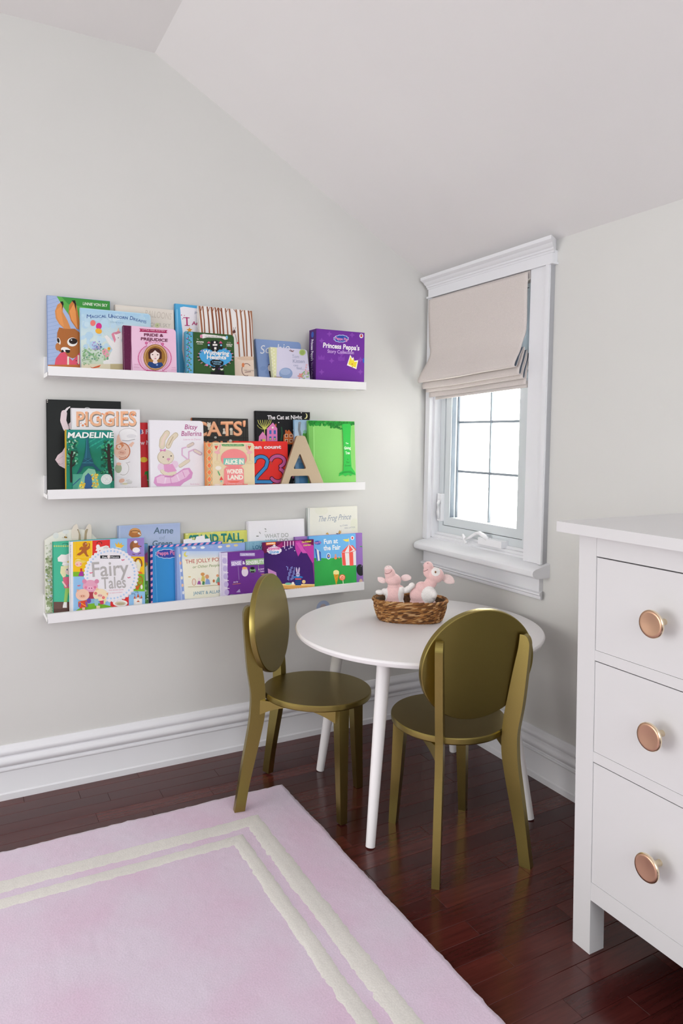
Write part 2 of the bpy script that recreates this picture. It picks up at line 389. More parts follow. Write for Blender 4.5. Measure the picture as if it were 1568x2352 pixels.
# resample the profile smoothly
def catmull(P, k=4):
    out = []
    for i in range(len(P)-1):
        p0, p1, p2, p3 = (np.array(P[max(0, min(len(P)-1, j))]) for j in (i-1, i, i+1, i+2))
        for t in np.arange(k)/k:
            out.append(.5*((2*p1)+(-p0+p2)*t+(2*p0-5*p1+4*p2-p3)*t*t+(-p0+3*p1-3*p2+p3)*t**3))
    out.append(np.array(P[-1])); return out
pr = catmull(prof, 4)
ny = 36; SY0, SY1 = 1.893, 2.478
def shade_pt(p, t, off=0.):
    o, z = p; y = SY0+(SY1-SY0)*t
    low = max(0, min(1, (1.56-z)/.14))
    fall = low*(.021-.022*t)                               # the stack hangs lower on the corner side
    wob = low*.004*math.sin(t*9+z*8)+.0025*math.sin(t*5.3+z*20)
    edge = 0
    if t > .5: edge = low*.012*(t-.5)*2
    inw = -.012*math.exp(-((z-1.50)/.045)**2)*(1 if t > .5 else -1)*abs(2*t-1)**3
    return Vector((WX-o-wob-edge-.012-.022*(1-low), y+inw-(z-1.25)*.019-low*.034*t, z+fall))
bm = bmesh.new(); G = [[bm.verts.new(shade_pt(p, j/ny)) for j in range(ny+1)] for p in pr]
for a, b in zip(G, G[1:]):
    for j in range(ny): bm.faces.new((a[j], a[j+1], b[j+1], b[j]))
me = bpy.data.meshes.new('shade_cloth'); bm.normal_update(); bm.to_mesh(me); bm.free(); me.shade_smooth()
clo = link('shade_cloth', me, [M_linen, M_lining], sh)
clo.location = Vector((0, 0, 0))-sh.location
md = clo.modifiers.new('thickness', 'SOLIDIFY'); md.thickness = .0022; md.offset = 0; md.material_offset = 1; md.material_offset_rim = 0
bm = leaned(boxbm(WX-.022, WX+.03, 1.892, 2.466, 1.722, 1.748))
for v in bm.verts: v.co -= sh.location
obj('head_rail', bm, M_linen, sh, bevel=.002, seg=1)
bm = leaned(boxbm(WX-.020, WX-.014, 1.893, 2.43, 1.326, 1.350))
for v in bm.verts:
    v.co.z += .021-.022*((v.co.y-1.89)/.56); v.co -= sh.location
obj('bottom_bar', bm, M_linen, sh, bevel=.002, seg=1)

# ------------------------------------------------------------------ rug
RX0, RX1, RY0, RY1, RH = -.62, .958, .15, 2.172, .010
rug = tag(empty('area_rug', (RX1, RY1, 0)), 'mauve pink wool rug with a double cream border on the dark floor', 'rug')
def nz(x, y, s, k=0): return mnoise.noise(Vector((x*s, y*s, k)))
def pile(name, rects, z, m, step=.010, jit=.0016):
    bm = bmesh.new()
    for (x0, x1, y0, y1) in rects:
        nx = max(2, int((x1-x0)/step)); nyy = max(2, int((y1-y0)/step)); g = []
        for i in range(nx+1):
            row = []
            for j in range(nyy+1):
                x = x0+(x1-x0)*i/nx; y = y0+(y1-y0)*j/nyy
                e = .0025
                dx = e*nz(x, y, 60, 1)+.003*nz(x, y, 9, 2); dy = e*nz(x, y, 60, 5)+.003*nz(x, y, 9, 6)
                h = z+jit*nz(x, y, 55, 9)+.0008*nz(x, y, 8, 4)
                row.append(bm.verts.new((x+dx-RX1, y+dy-RY1, h)))
            g.append(row)
        for i in range(nx):
            for j in range(nyy): bm.faces.new((g[i][j], g[i+1][j], g[i+1][j+1], g[i][j+1]))
        be = [e for e in bm.edges if len(e.link_faces) == 1]
        ex = bmesh.ops.extrude_edge_only(bm, edges=be)
        for v in [v for v in ex['geom'] if isinstance(v, bmesh.types.BMVert)]: v.co.z = .0005
    return obj(name, bm, m, rug, smooth=True)
pile('pile', [(RX0, RX1, RY0, RY1)], RH-.002, M_rug)
for d0, d1 in ((.141, .199), (.221, .266)):
    bm = bmesh.new()
    def ring(d):
        n = 160; pts = []
        c = [(RX1-d, RY0+d), (RX1-d, RY1-d), (RX0+d, RY1-d), (RX0+d, RY0+d)]
        for a, b in zip(c, c[1:]+c[:1]):
            for i in range(n): pts.append((a[0]+(b[0]-a[0])*i/n, a[1]+(b[1]-a[1])*i/n))
        return pts
    cols = 5; R = []
    for k in range(cols+1):
        d = d0+(d1-d0)*k/cols; ed = 1
        row = []
        for (x, y) in ring(d):
            j = .0018 if k in (0, cols) else .001
            dx = j*nz(x, y, 45, 11+k)+.003*nz(x, y, 7, 2); dy = j*nz(x, y, 45, 31+k)+.003*nz(x, y, 7, 6)
            h = RH+.0012*nz(x, y, 60, 3)+(.0004 if 0 < k < cols else -.0028)
            row.append(bm.verts.new((x+dx-RX1, y+dy-RY1, h)))
        R.append(row)
    n = len(R[0])
    for a, b in zip(R, R[1:]):
        for i in range(n): bm.faces.new((a[i], a[(i+1) % n], b[(i+1) % n], b[i]))
    o = obj('border_stripe', bm, M_rugc, rug, smooth=True); o['label'] = 'cream border stripe' if d0 < .2 else 'thinner inner cream border stripe'

# ------------------------------------------------------------------ dresser
DX, DY1 = 1.264, 1.187
dr = tag(empty('dresser', (DX, DY1, 0)), 'white chest of drawers with round copper knobs against the window wall', 'dresser')
DW, DD = 1.075, .475
def dpart(name, boxes, m=M_dress, bev=.0015, parent=dr):
    bm = bmesh.new()
    for (x0, x1, y0, y1, z0, z1) in boxes: box(bm, x0, x1, -y1, -y0, z0, z1)      # y measured from the near-corner post
    return obj(name, bm, m, parent, bevel=bev, seg=2)
dpart('top', [(-.026, DD, -.046, DW+.046, .953, .977)], bev=.003)
for y in (0, DW-.05): 
    dpart('post', [(0, .045, y, y+.05, 0, .953)], bev=.002); dpart('post', [(DD-.045, DD, y, y+.05, 0, .953)], bev=.002)
dpart('side_panel', [(.044, DD-.044, .010, .028, .125, .953)]); dpart('side_panel', [(.044, DD-.044, DW-.028, DW-.010, .125, .953)])
dpart('back_panel', [(DD-.03, DD-.02, .03, DW-.03, .125, .95)])
dpart('top_rail', [(.001, .03, .05, DW-.05, .907, .953)])
dpart('divider_rail', [(.001, .03, .05, DW-.05, .672, .695)]); dpart('divider_rail', [(.001, .03, .05, DW-.05, .442, .465)])
dpart('bottom_rail', [(.001, .03, .05, DW-.05, .125, .166)])
dpart('inner_case', [(.032, DD-.04, .052, DW-.052, .17, .90)], M_dark, 0)
for z0, z1, kz in ((.6956, .9040, .800), (.4656, .6695, .572), (.1666, .4395, .305)):
    d = dpart('drawer', [(.002, .022, (.0508), DW-.0508, z0, z1)], bev=.002)
    for y in (.226, DW-.226):
        k = bmesh.new(); Mt = Matrix.Translation((0.002, -y, kz))@Matrix.Rotation(-math.pi/2, 4, 'Y')
        lathe(k, [(0, 0), (.0068, 0), (.0066, .004), (.0060, .018), (.0066, .026), (.0085, .030), (.018, .0325), (.0262, .035), (.0285, .0375), (.0285, .0405), (.027, .0425)], 32, Mt)
        kn = obj('knob', k, M_brass2, d, smooth=.6); kn['label'] = 'round pale brass knob with a copper coloured face'
        k = bmesh.new(); lathe(k, [(.0275, .0420), (.0262, .0436), (.022, .0434), (.012, .0425), (0, .042)], 32, Mt)
        kf = obj('knob_face', k, M_brass, d, smooth=True)

# ------------------------------------------------------------------ round table
TC = Vector((1.335, 1.937, 0)); TR, TH = .402, .553
tb = tag(empty('round_table', TC), 'low round white children\'s table on four splayed tapered legs', 'table')
bm = bmesh.new()
lathe(bm, [(0, TH-.020), (TR-.016, TH-.020), (TR-.005, TH-.017), (TR-.001, TH-.010), (TR, TH-.006), (TR-.0015, TH-.002), (TR-.004, TH), (0, TH)], 128)
obj('tabletop', bm, M_table, tb, smooth=.4)
feet = [Vector((1.039, 1.732, 0)), Vector((1.552, 1.637, 0)), Vector((1.123, 2.219, 0)), Vector((1.632, 2.128, 0))]
for f in feet:
    d = (f-TC); d.z = 0; u = d.normalized()
    bm = bmesh.new(); foot = f-TC; top = u*.272+Vector((0, 0, TH-.021))
    ax = (top-foot).normalized(); frustum(bm, foot+ax*.002, top, .0135, .0215, 24)
    for v in bm.verts: v.co.z = max(0.0, min(v.co.z, TH-.0205)) if (v.co.z < .02 or v.co.z > TH-.05) else v.co.z
    obj('leg', bm, M_table, tb, smooth=.7)
    bm = bmesh.new(); frustum(bm, u*.262+Vector((0, 0, TH-.030)), u*.262+Vector((0, 0, TH-.0202)), .04, .04, 20)
    obj('leg_bracket', bm, M_table, tb)
# diagonal under-frame
bm = bmesh.new()
for a in (0, 1):
    p = (feet[0]-TC) if a == 0 else (feet[1]-TC); u = p.normalized(); w = Vector((-u.y, u.x, 0))
    vs = [u*sx*.24+w*sy*.022+Vector((0, 0, zz)) for sx in (-1, 1) for sy in (-1, 1) for zz in (TH-.045+a*.0005, TH-.0204)]
    V = [bm.verts.new(v) for v in vs]
    for f in ((0, 1, 3, 2), (4, 6, 7, 5), (0, 4, 5, 1), (2, 3, 7, 6), (0, 2, 6, 4), (1, 5, 7, 3)): bm.faces.new([V[i] for i in f])
obj('under_frame', bm, M_table, tb)

# ------------------------------------------------------------------ gold chairs
def make_chair():
    root = empty('kids_chair')
    z = .36
    bm = bmesh.new(); n = 96; A, B = .174, .166; prs = []
    for k, (s, zz) in enumerate(((.985, z-.019), (.997, z-.016), (1., z-.009), (.998, z-.003), (.985, z))):
        prs.append([bm.verts.new((A*s*math.cos(2*math.pi*i/n), B*s*math.sin(2*math.pi*i/n), zz)) for i in range(n)])
    for a, b in zip(prs, prs[1:]):
        for i in range(n): bm.faces.new((a[i], a[(i+1) % n], b[(i+1) % n], b[i]))
    bm.faces.new(prs[0][::-1]); bm.faces.new(prs[-1])
    obj('seat', bm, M_gold, root, smooth=.5)
    outer = [(.262, 0), (.252, .07), (.242, .14), (.231, .21), (.222, .27), (.2185, .32), (.219, .36), (.2255, .40), (.2325, .44), (.2395, .50), (.2455, .56), (.249, .605), (.2475, .620), (.242, .631), (.233, .636)]
    inner = [(.222, .636), (.218, .60), (.2095, .56), (.199, .51), (.1875, .45), (.178, .40), (.1735, .355), (.1725, .31), (.177, .27), (.189, .21), (.2045, .14), (.219, .07), (.2295, 0)]
    pts = [tuple(p) for p in catmull(outer, 3)]+[tuple(p) for p in catmull(inner, 3)]
    A_R = math.radians(33.8)
    for s in (1, -1):
        ang = math.pi+s*A_R; u = Vector((math.cos(ang), math.sin(ang), 0)); w = Vector((-u.y, u.x, 0))
        bm = bmesh.new(); prism(bm, pts, lambda p: u*p[0]+w*.0105+Vector((0, 0, p[1])), lambda p: u*p[0]-w*.0105+Vector((0, 0, p[1])))
        obj('rear_leg', bm, M_gold, root, bevel=.0015, seg=2)
    for s in (1, -1):
        ang = s*math.radians(45); u = Vector((math.cos(ang), math.sin(ang), 0)); w = Vector((-u.y, u.x, 0))
        bm = bmesh.new(); q = []
        for zz, rc, hr, hw in ((0, .168, .0115, .0115), (.17, .156, .0150, .0145), (.3408, .146, .0185, .0175)):
            q.append([bm.verts.new(u*(rc+a*hr)+w*(b*hw)+Vector((0, 0, zz))) for a, b in ((-1, -1), (1, -1), (1, 1), (-1, 1))])
        for a, b in zip(q, q[1:]):
            for i in range(4): bm.faces.new((a[i], a[(i+1) % 4], b[(i+1) % 4], b[i]))
        bm.faces.new(q[0][::-1]); bm.faces.new(q[-1])
        obj('front_leg', bm, M_gold, root, bevel=.002, seg=2)
    def rail(p, q, t):
        p, q = Vector(p), Vector(q); u = (q-p).normalized(); w = Vector((-u.y, u.x, 0)); ln = (q-p).length
        top = .3405; out = [(0, top), (ln, top)]
        for i in range(17):
            x = ln*(1-i/16); a = abs(2*x/ln-1); out.append((x, top-.012-.034*a**2.0))
        bm = bmesh.new(); prism(bm, out, lambda k: p+u*k[0]+w*t+Vector((0, 0, k[1])), lambda k: p+u*k[0]-w*t+Vector((0, 0, k[1])))
        obj('rail', bm, M_gold, root)
    rl = [Vector((math.cos(math.pi+s*A_R), math.sin(math.pi+s*A_R), 0))*.192 for s in (1, -1)]
    fl = [Vector((math.cos(s*math.pi/4), math.sin(s*math.pi/4), 0))*.148 for s in (1, -1)]
    def gap(a, b, ga, gb):
        u = (b-a).normalized(); return a+u*ga, b-u*gb
    rail(*gap(rl[1], fl[0], .004, .016), .008)
    rail(*gap(rl[0], fl[1], .004, .016), .008)
    # oval back, tilted, lying on the inner faces of the posts
    tilt = math.radians(7.8); c = Vector((-.1635, 0, .557))
    u = Vector((0, 1, 0)); v = Vector((-math.sin(tilt), 0, math.cos(tilt))); nn = Vector((math.cos(tilt), 0, math.sin(tilt)))
    bm = bmesh.new(); prs = []
    for s, d in ((.985, -.0095), (.997, -.0075), (1, -.003), (1, .003), (.997, .0075), (.985, .0095)):
        prs.append([bm.verts.new(c+u*(.171*s*math.cos(2*math.pi*i/n))+v*(.156*s*math.sin(2*math.pi*i/n))+nn*d) for i in range(n)])
    for a, b in zip(prs, prs[1:]):
        for i in range(n): bm.faces.new((a[i], a[(i+1) % n], b[(i+1) % n], b[i]))
    bm.faces.new(prs[0][::-1]); bm.faces.new(prs[-1])
    obj('backrest', bm, M_gold, root, smooth=.5)
    return root
c1 = make_chair()
c2 = c1.copy(); COL.objects.link(c2)
for ch in list(c1.children):
    k = ch.copy(); COL.objects.link(k); k.parent = c2
tag(c1, 'gold wooden chair with oval back, one rear leg on the rug', 'chair', 'gold chairs at the round table')
tag(c2, 'gold painted wooden chair with oval back, seen from behind, nearest the dresser', 'chair', 'gold chairs at the round table')
c2.location = (1.27, 1.682, 0); c2.rotation_euler = (0, 0, math.radians(80.8))
# the first chair stands with one rear leg on the rug, so it tips by about one degree
a1 = math.radians(-41.4)
ax = Vector((math.cos(a1+math.radians(45)), math.sin(a1+math.radians(45)), 0))
Rm = Matrix.Rotation(a1, 4, 'Z')
legs = [Vector((.246*math.cos(math.pi+s*math.radians(33.8)), .246*math.sin(math.pi+s*math.radians(33.8)), 0)) for s in (1, -1)]
near = (Rm@legs[0]) ; near2 = (Rm@legs[1])
onrug = near if near.x < near2.x else near2
tax = Vector((0, 0, 1)).cross(onrug).normalized()
Tm = Matrix.Rotation(-.019, 4, tax)
c1.matrix_world = Matrix.Translation((1.015, 2.045, .0042))@Tm@Rm

# ------------------------------------------------------------------ picture ledges
LX0, LX1 = .253, 1.393
LED = {1: 1.350, 2: .9655, 3: .577}
ledn = {1: 'top white picture ledge, the highest of three on the wall', 2: 'middle white picture ledge, between the top and the bottom one', 3: 'bottom white picture ledge, the lowest of three on the wall'}
for s, z in LED.items():
    r = tag(empty('picture_ledge', (LX0, WY, z)), ledn[s], 'shelf', 'picture ledges on the wall')
    L = LX1-LX0
    obj('back_board', boxbm(0, L, -.012, 0, 0, .068), M_ledge, r, bevel=.001, seg=1)
    obj('shelf_board', boxbm(0, L, -.1195, -.012, 0, .0125), M_ledge, r, bevel=.001, seg=1)
    obj('front_lip', boxbm(0, L, -.1205, -.1095, 0, .0295), M_ledge, r, bevel=.001, seg=1)

# round sticker on the wall below the lowest ledge
st = tag(empty('wall_sticker', (1.277, WY, .492)), 'small round pale blue sticker on the wall just above the table edge', 'sticker')
bm = bmesh.new(); frustum(bm, (0, 0, 0), (0, -.0012, 0), .030, .030, 40); obj('disc', bm, mat('sticker_blue', (.42, .50, .68, 1), .35), st)
bm = bmesh.new(); frustum(bm, (-.001, -.0012, .004), (-.001, -.0016, .004), .013, .013, 24); obj('picture', bm, mat('sticker_pale', (.55, .46, .46, 1), .35), st)

#@@B0
# ------------------------------------------------------------------ books: placement table
# name: (ledge, x of left edge, width, height, front offset from wall, lean, thickness, corners of the cover in sketch units TL TR BR BL)
BOOKS = {
'rabbit':(1,0.261,0.197,0.254,0.040,0.107,0.010,[(70, 70), (637, 123), (649, 798), (78, 771)]),
'balloons':(1,0.474,0.199,0.244,0.040,0.111,0.010,[(683, 156), (1210, 204), (1226, 825), (695, 800)]),
'iam':(1,0.677,0.137,0.267,0.040,0.101,0.010,[(1220, 144), (1560, 178), (1578, 841), (1235, 825)]),
'sophie':(1,0.976,0.184,0.169,0.060,0.260,0.012,[(492, 464), (900, 495), (940, 876), (528, 856)]),
'unicorn':(1,0.358,0.228,0.218,0.066,0.107,0.010,[(368, 183), (1003, 239), (1016, 810), (377, 779)]),
'trees':(1,0.751,0.202,0.262,0.072,0.101,0.012,[(-20, 164), (466, 211), (485, 852), (-4, 829)]),
'kitten':(1,1.016,0.150,0.136,0.098,0.260,0.016,[(627, 535), (960, 560), (993, 871), (658, 855)]),
'box':(1,1.187,0.208,0.208,0.100,0.000,0.060,[(1043, 371), (1478, 410), (1473, 894), (1039, 873)]),
'pride':(1,0.487,0.174,0.166,0.104,0.107,0.020,[(757, 341), (1230, 379), (1241, 812), (766, 789)]),
'wuth':(1,0.694,0.174,0.162,0.104,0.101,0.020,[(-134, 395), (302, 430), (314, 837), (-123, 816)]),
'red':(2,0.537,0.080,0.233,0.036,0.099,0.010,[(850, 277), (1060, 281), (1072, 884), (861, 890)]),
'night':(2,0.979,0.225,0.284,0.036,0.074,0.012,[(492, 130), (985, 143), (1001, 808), (506, 821)]),
'black':(2,0.260,0.234,0.303,0.040,0.082,0.012,[(65, 67), (733, 87), (744, 894), (72, 912)]),
'cats':(2,0.739,0.212,0.254,0.040,0.099,0.012,[(-78, 194), (428, 204), (446, 823), (-63, 837)]),
'sky':(2,1.128,0.096,0.253,0.056,0.074,0.010,[(845, 212), (1050, 216), (1064, 810), (859, 815)]),
'piggies':(2,0.331,0.220,0.276,0.066,0.082,0.012,[(287, 146), (905, 162), (916, 894), (295, 912)]),
'ballet':(2,0.580,0.191,0.242,0.070,0.099,0.014,[(985, 253), (1475, 262), (1490, 880), (998, 893)]),
'count':(2,0.881,0.211,0.171,0.070,0.074,0.014,[(300, 405), (785, 408), (794, 820), (308, 833)]),
'tree':(2,1.173,0.200,0.251,0.084,0.074,0.014,[(970, 219), (1386, 228), (1401, 805), (984, 817)]),
'eiffel':(2,0.309,0.149,0.205,0.098,0.082,0.014,[(235, 339), (670, 345), (678, 908), (241, 920)]),
'alice':(2,0.768,0.179,0.166,0.100,0.074,0.018,[(48, 418), (483, 420), (491, 834), (55, 846)]),
'bunny':(3,0.255,0.171,0.263,0.036,0.088,0.010,[(50, 192), (545, 167), (554, 879), (57, 929)]),
'anne':(3,0.485,0.214,0.267,0.036,0.077,0.012,[(707, 148), (1268, 120), (1279, 806), (716, 863)]),
'yellow':(3,0.716,0.236,0.228,0.036,0.092,0.012,[(-140, 296), (425, 264), (439, 823), (-128, 881)]),
'frog':(3,1.197,0.220,0.300,0.038,0.070,0.014,[(965, 67), (1412, 48), (1428, 725), (980, 770)]),
'white':(3,0.950,0.232,0.260,0.040,0.088,0.014,[(422, 187), (933, 161), (951, 774), (438, 826)]),
'love':(3,0.934,0.126,0.188,0.058,0.088,0.010,[(405, 373), (690, 354), (702, 809), (416, 838)]),
'chef':(3,0.276,0.201,0.229,0.060,0.088,0.012,[(122, 293), (700, 260), (709, 879), (128, 938)]),
'paint':(3,0.513,0.066,0.205,0.060,0.077,0.012,[(800, 319), (978, 308), (985, 851), (807, 869)]),
'violet':(3,1.130,0.294,0.195,0.060,0.070,0.010,[(848, 327), (1455, 288), (1466, 733), (858, 795)]),
'stripe':(3,0.585,0.258,0.197,0.064,0.077,0.014,[(995, 329), (1645, 288), (1655, 785), (1003, 851)]),
'fair':(3,1.178,0.205,0.197,0.080,0.070,0.010,[(972, 323), (1397, 295), (1408, 750), (982, 793)]),
'letters':(3,0.669,0.253,0.190,0.084,0.077,0.014,[(1228, 339), (1852, 298), (1862, 776), (1236, 840)]),
'show':(3,0.986,0.206,0.188,0.096,0.070,0.010,[(562, 376), (1020, 346), (1030, 797), (571, 845)]),
'fairy':(3,0.323,0.236,0.232,0.098,0.077,0.022,[(275, 291), (945, 252), (954, 878), (281, 947)]),
'sense':(3,0.823,0.162,0.164,0.107,0.070,0.018,[(185, 468), (571, 441), (579, 850), (192, 891)]),
}
# name: (label, cover colour, spine colour, rounded corners?)
INFO = {
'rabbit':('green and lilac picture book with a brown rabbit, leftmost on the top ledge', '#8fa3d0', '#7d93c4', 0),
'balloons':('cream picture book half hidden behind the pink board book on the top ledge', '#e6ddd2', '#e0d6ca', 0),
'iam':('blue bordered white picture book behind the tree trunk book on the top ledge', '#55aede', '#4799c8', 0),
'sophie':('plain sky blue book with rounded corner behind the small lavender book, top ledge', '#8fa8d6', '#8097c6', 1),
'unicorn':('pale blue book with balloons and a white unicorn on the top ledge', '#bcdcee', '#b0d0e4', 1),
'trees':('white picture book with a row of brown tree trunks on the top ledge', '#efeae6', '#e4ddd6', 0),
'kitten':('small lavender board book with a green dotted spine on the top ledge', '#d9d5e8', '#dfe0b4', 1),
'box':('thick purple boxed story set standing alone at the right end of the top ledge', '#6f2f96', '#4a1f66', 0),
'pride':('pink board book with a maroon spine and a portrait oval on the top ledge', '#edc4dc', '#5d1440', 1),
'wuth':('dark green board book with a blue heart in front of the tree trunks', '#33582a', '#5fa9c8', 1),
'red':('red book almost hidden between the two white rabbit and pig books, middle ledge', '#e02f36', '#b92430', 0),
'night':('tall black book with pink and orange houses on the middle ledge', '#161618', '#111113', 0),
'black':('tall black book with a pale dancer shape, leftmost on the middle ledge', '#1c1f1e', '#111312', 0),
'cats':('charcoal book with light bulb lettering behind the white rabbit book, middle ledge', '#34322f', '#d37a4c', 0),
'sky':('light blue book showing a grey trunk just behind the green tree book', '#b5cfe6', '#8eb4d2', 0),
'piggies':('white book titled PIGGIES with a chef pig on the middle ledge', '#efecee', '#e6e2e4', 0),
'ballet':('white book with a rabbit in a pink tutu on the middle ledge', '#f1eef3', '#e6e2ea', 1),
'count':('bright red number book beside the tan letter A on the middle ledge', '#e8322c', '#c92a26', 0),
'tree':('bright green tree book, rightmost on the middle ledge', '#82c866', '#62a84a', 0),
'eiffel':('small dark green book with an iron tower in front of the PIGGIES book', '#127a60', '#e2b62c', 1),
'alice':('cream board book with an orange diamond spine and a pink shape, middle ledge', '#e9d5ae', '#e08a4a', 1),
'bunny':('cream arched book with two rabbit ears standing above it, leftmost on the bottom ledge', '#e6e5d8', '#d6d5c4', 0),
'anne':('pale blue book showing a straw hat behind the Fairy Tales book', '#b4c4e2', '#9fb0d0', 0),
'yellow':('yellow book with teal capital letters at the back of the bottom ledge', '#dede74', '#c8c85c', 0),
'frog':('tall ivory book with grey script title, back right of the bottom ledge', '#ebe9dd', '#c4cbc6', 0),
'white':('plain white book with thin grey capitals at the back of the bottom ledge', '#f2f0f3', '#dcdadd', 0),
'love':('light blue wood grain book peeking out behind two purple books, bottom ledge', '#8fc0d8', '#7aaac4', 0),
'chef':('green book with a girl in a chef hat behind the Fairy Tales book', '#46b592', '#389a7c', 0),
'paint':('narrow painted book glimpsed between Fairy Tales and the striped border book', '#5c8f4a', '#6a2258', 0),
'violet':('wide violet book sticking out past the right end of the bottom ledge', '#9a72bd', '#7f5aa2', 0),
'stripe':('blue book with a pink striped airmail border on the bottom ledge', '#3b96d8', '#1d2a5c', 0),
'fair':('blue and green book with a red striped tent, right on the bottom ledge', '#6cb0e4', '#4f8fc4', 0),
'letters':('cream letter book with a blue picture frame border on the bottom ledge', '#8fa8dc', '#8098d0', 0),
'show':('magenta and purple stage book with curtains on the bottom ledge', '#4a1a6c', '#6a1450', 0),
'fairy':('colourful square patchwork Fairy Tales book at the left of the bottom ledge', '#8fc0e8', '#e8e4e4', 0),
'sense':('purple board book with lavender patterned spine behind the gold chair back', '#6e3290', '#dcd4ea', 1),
}
NAMES = {'box': 'boxed_book_set'}
GROUPS = {1: 'picture books on the top ledge', 2: 'picture books on the middle ledge', 3: 'picture books on the bottom ledge'}

# ---- tiny drawing language for printed covers (flat ink only)
def R(c, x0, y0, x1, y1): return ('P', c, [(x0, y0), (x1, y0), (x1, y1), (x0, y1)])
def P(c, *p): return ('P', c, list(p))
def E(c, cx, cy, rx, ry=None, rot=0, n=24):
    ry = ry or rx; a = math.radians(rot)
    return ('P', c, [(cx+rx*math.cos(t)*math.cos(a)-ry*math.sin(t)*math.sin(a), cy+rx*math.cos(t)*math.sin(a)+ry*math.sin(t)*math.cos(a)) for t in (2*math.pi*i/n for i in range(n))])
def L(c, w, *p): return ('L', c, w, list(p))
def T(s, x0, y0, x1, y1, h, c, b=.0, sl=0.):
    if ('M' in s or 'm' in s) and s not in ('MADELINE', 'Shimmer'): b = 0.
    return ('T', c, s, x0, y0, x1, y1, h, b, sl)
def G(c0, c1, x0, y0, x1, y1): return ('G', c0, c1, x0, y0, x1, y1)
def BG(c): return ('BG', c)
def star(c, x, y, r, n=5):
    return P(c, *[(x+(r if i % 2 == 0 else r*.45)*math.sin(math.pi*i/n), y-(r if i % 2 == 0 else r*.45)*math.cos(math.pi*i/n)) for i in range(2*n)])
def scallop(c, cx, cy, rx, ry, n=30, amp=.05):
    return P(c, *[(cx+rx*(1+amp*abs(math.sin(n*t/2)))*math.cos(t), cy+ry*(1+amp*abs(math.sin(n*t/2)))*math.sin(t)) for t in (2*math.pi*i/(n*6) for i in range(n*6))])
def dots(c, pts, r): return [E(c, x, y, r, n=8) for x, y in pts]
def spray(cols, x0, x1, y0, y1, n, r0, r1, seed):
    q = random.Random(seed); out = []
    for _ in range(n):
        r = q.uniform(r0, r1); out.append(E(q.choice(cols), q.uniform(x0, x1), q.uniform(y0, y1), r, r*q.uniform(.5, 1), q.uniform(0, 180), 8))
    return out
def arc(cx, cy, rx, ry, a0, a1, n=14):
    return [(cx+rx*math.cos(math.radians(a0+(a1-a0)*i/n)), cy+ry*math.sin(math.radians(a0+(a1-a0)*i/n))) for i in range(n+1)]

ART = {}
ART['rabbit'] = [P('#a9bbdf', (60, 60), (160, 60), (220, 180), (320, 330), (380, 560), (380, 820), (60, 820))]+[L('#8fa4cf', 3, (70, 120+i*34), (170+i*6, 90+i*34)) for i in range(18)]+[
    P('#5fae4e', (158, 60), (660, 100), (660, 420), (330, 330), (215, 175)), P('#3f9440', (200, 85), (640, 120), (640, 220), (260, 150)), T('LINNIE VON SKY', 392, 158, 612, 176, 26, '#f4f4ea', .012),
    P('#b06a34', (180, 360), (232, 372), (320, 372), (380, 420), (380, 610), (300, 640), (230, 610), (175, 570), (160, 480), (162, 410)),
    P('#d88f52', (205, 130), (218, 150), (212, 220), (255, 300), (285, 375), (225, 372), (180, 330), (150, 280), (142, 215), (165, 155)), P('#e79a58', (205, 160), (200, 230), (222, 355), (190, 330), (160, 265), (155, 205)), P('#231b18', (188, 128), (214, 126), (220, 150), (205, 205), (206, 160)),
    P('#c97a3c', (300, 120), (328, 130), (345, 215), (362, 300), (358, 380), (335, 372), (285, 300), (264, 230), (270, 160)), P('#ea9a55', (308, 150), (325, 190), (345, 375), (290, 290), (272, 215)), P('#231b18', (292, 118), (322, 116), (332, 150), (330, 215), (318, 150)),
    E('#f3efe8', 298, 492, 46, 40), E('#2a1c17', 305, 484, 38, 27), E('#fff', 290, 474, 7, 5), E('#f3efe8', 176, 486, 16, 34, -12), E('#2a1c17', 172, 478, 11, 22, -12), E('#c07a42', 168, 535, 22, 34),
    E('#f6f2ee', 235, 560, 40, 22, 10), E('#1d1718', 212, 585, 12, 24, -10), E('#1d1718', 256, 572, 22, 18, 25), L('#f6f2ee', 8, (205, 555), (275, 560)),
    P('#e0566e', (140, 690), (150, 640), (190, 590), (230, 580), (250, 610), (300, 660), (370, 580), (386, 600), (386, 720), (140, 700)), R('#efe3cf', 252, 622, 268, 700), R('#efe3cf', 345, 610, 360, 690), E('#5a2730', 333, 660, 5), E('#5a2730', 343, 688, 5), R('#c07038', 60, 696, 390, 830), ]
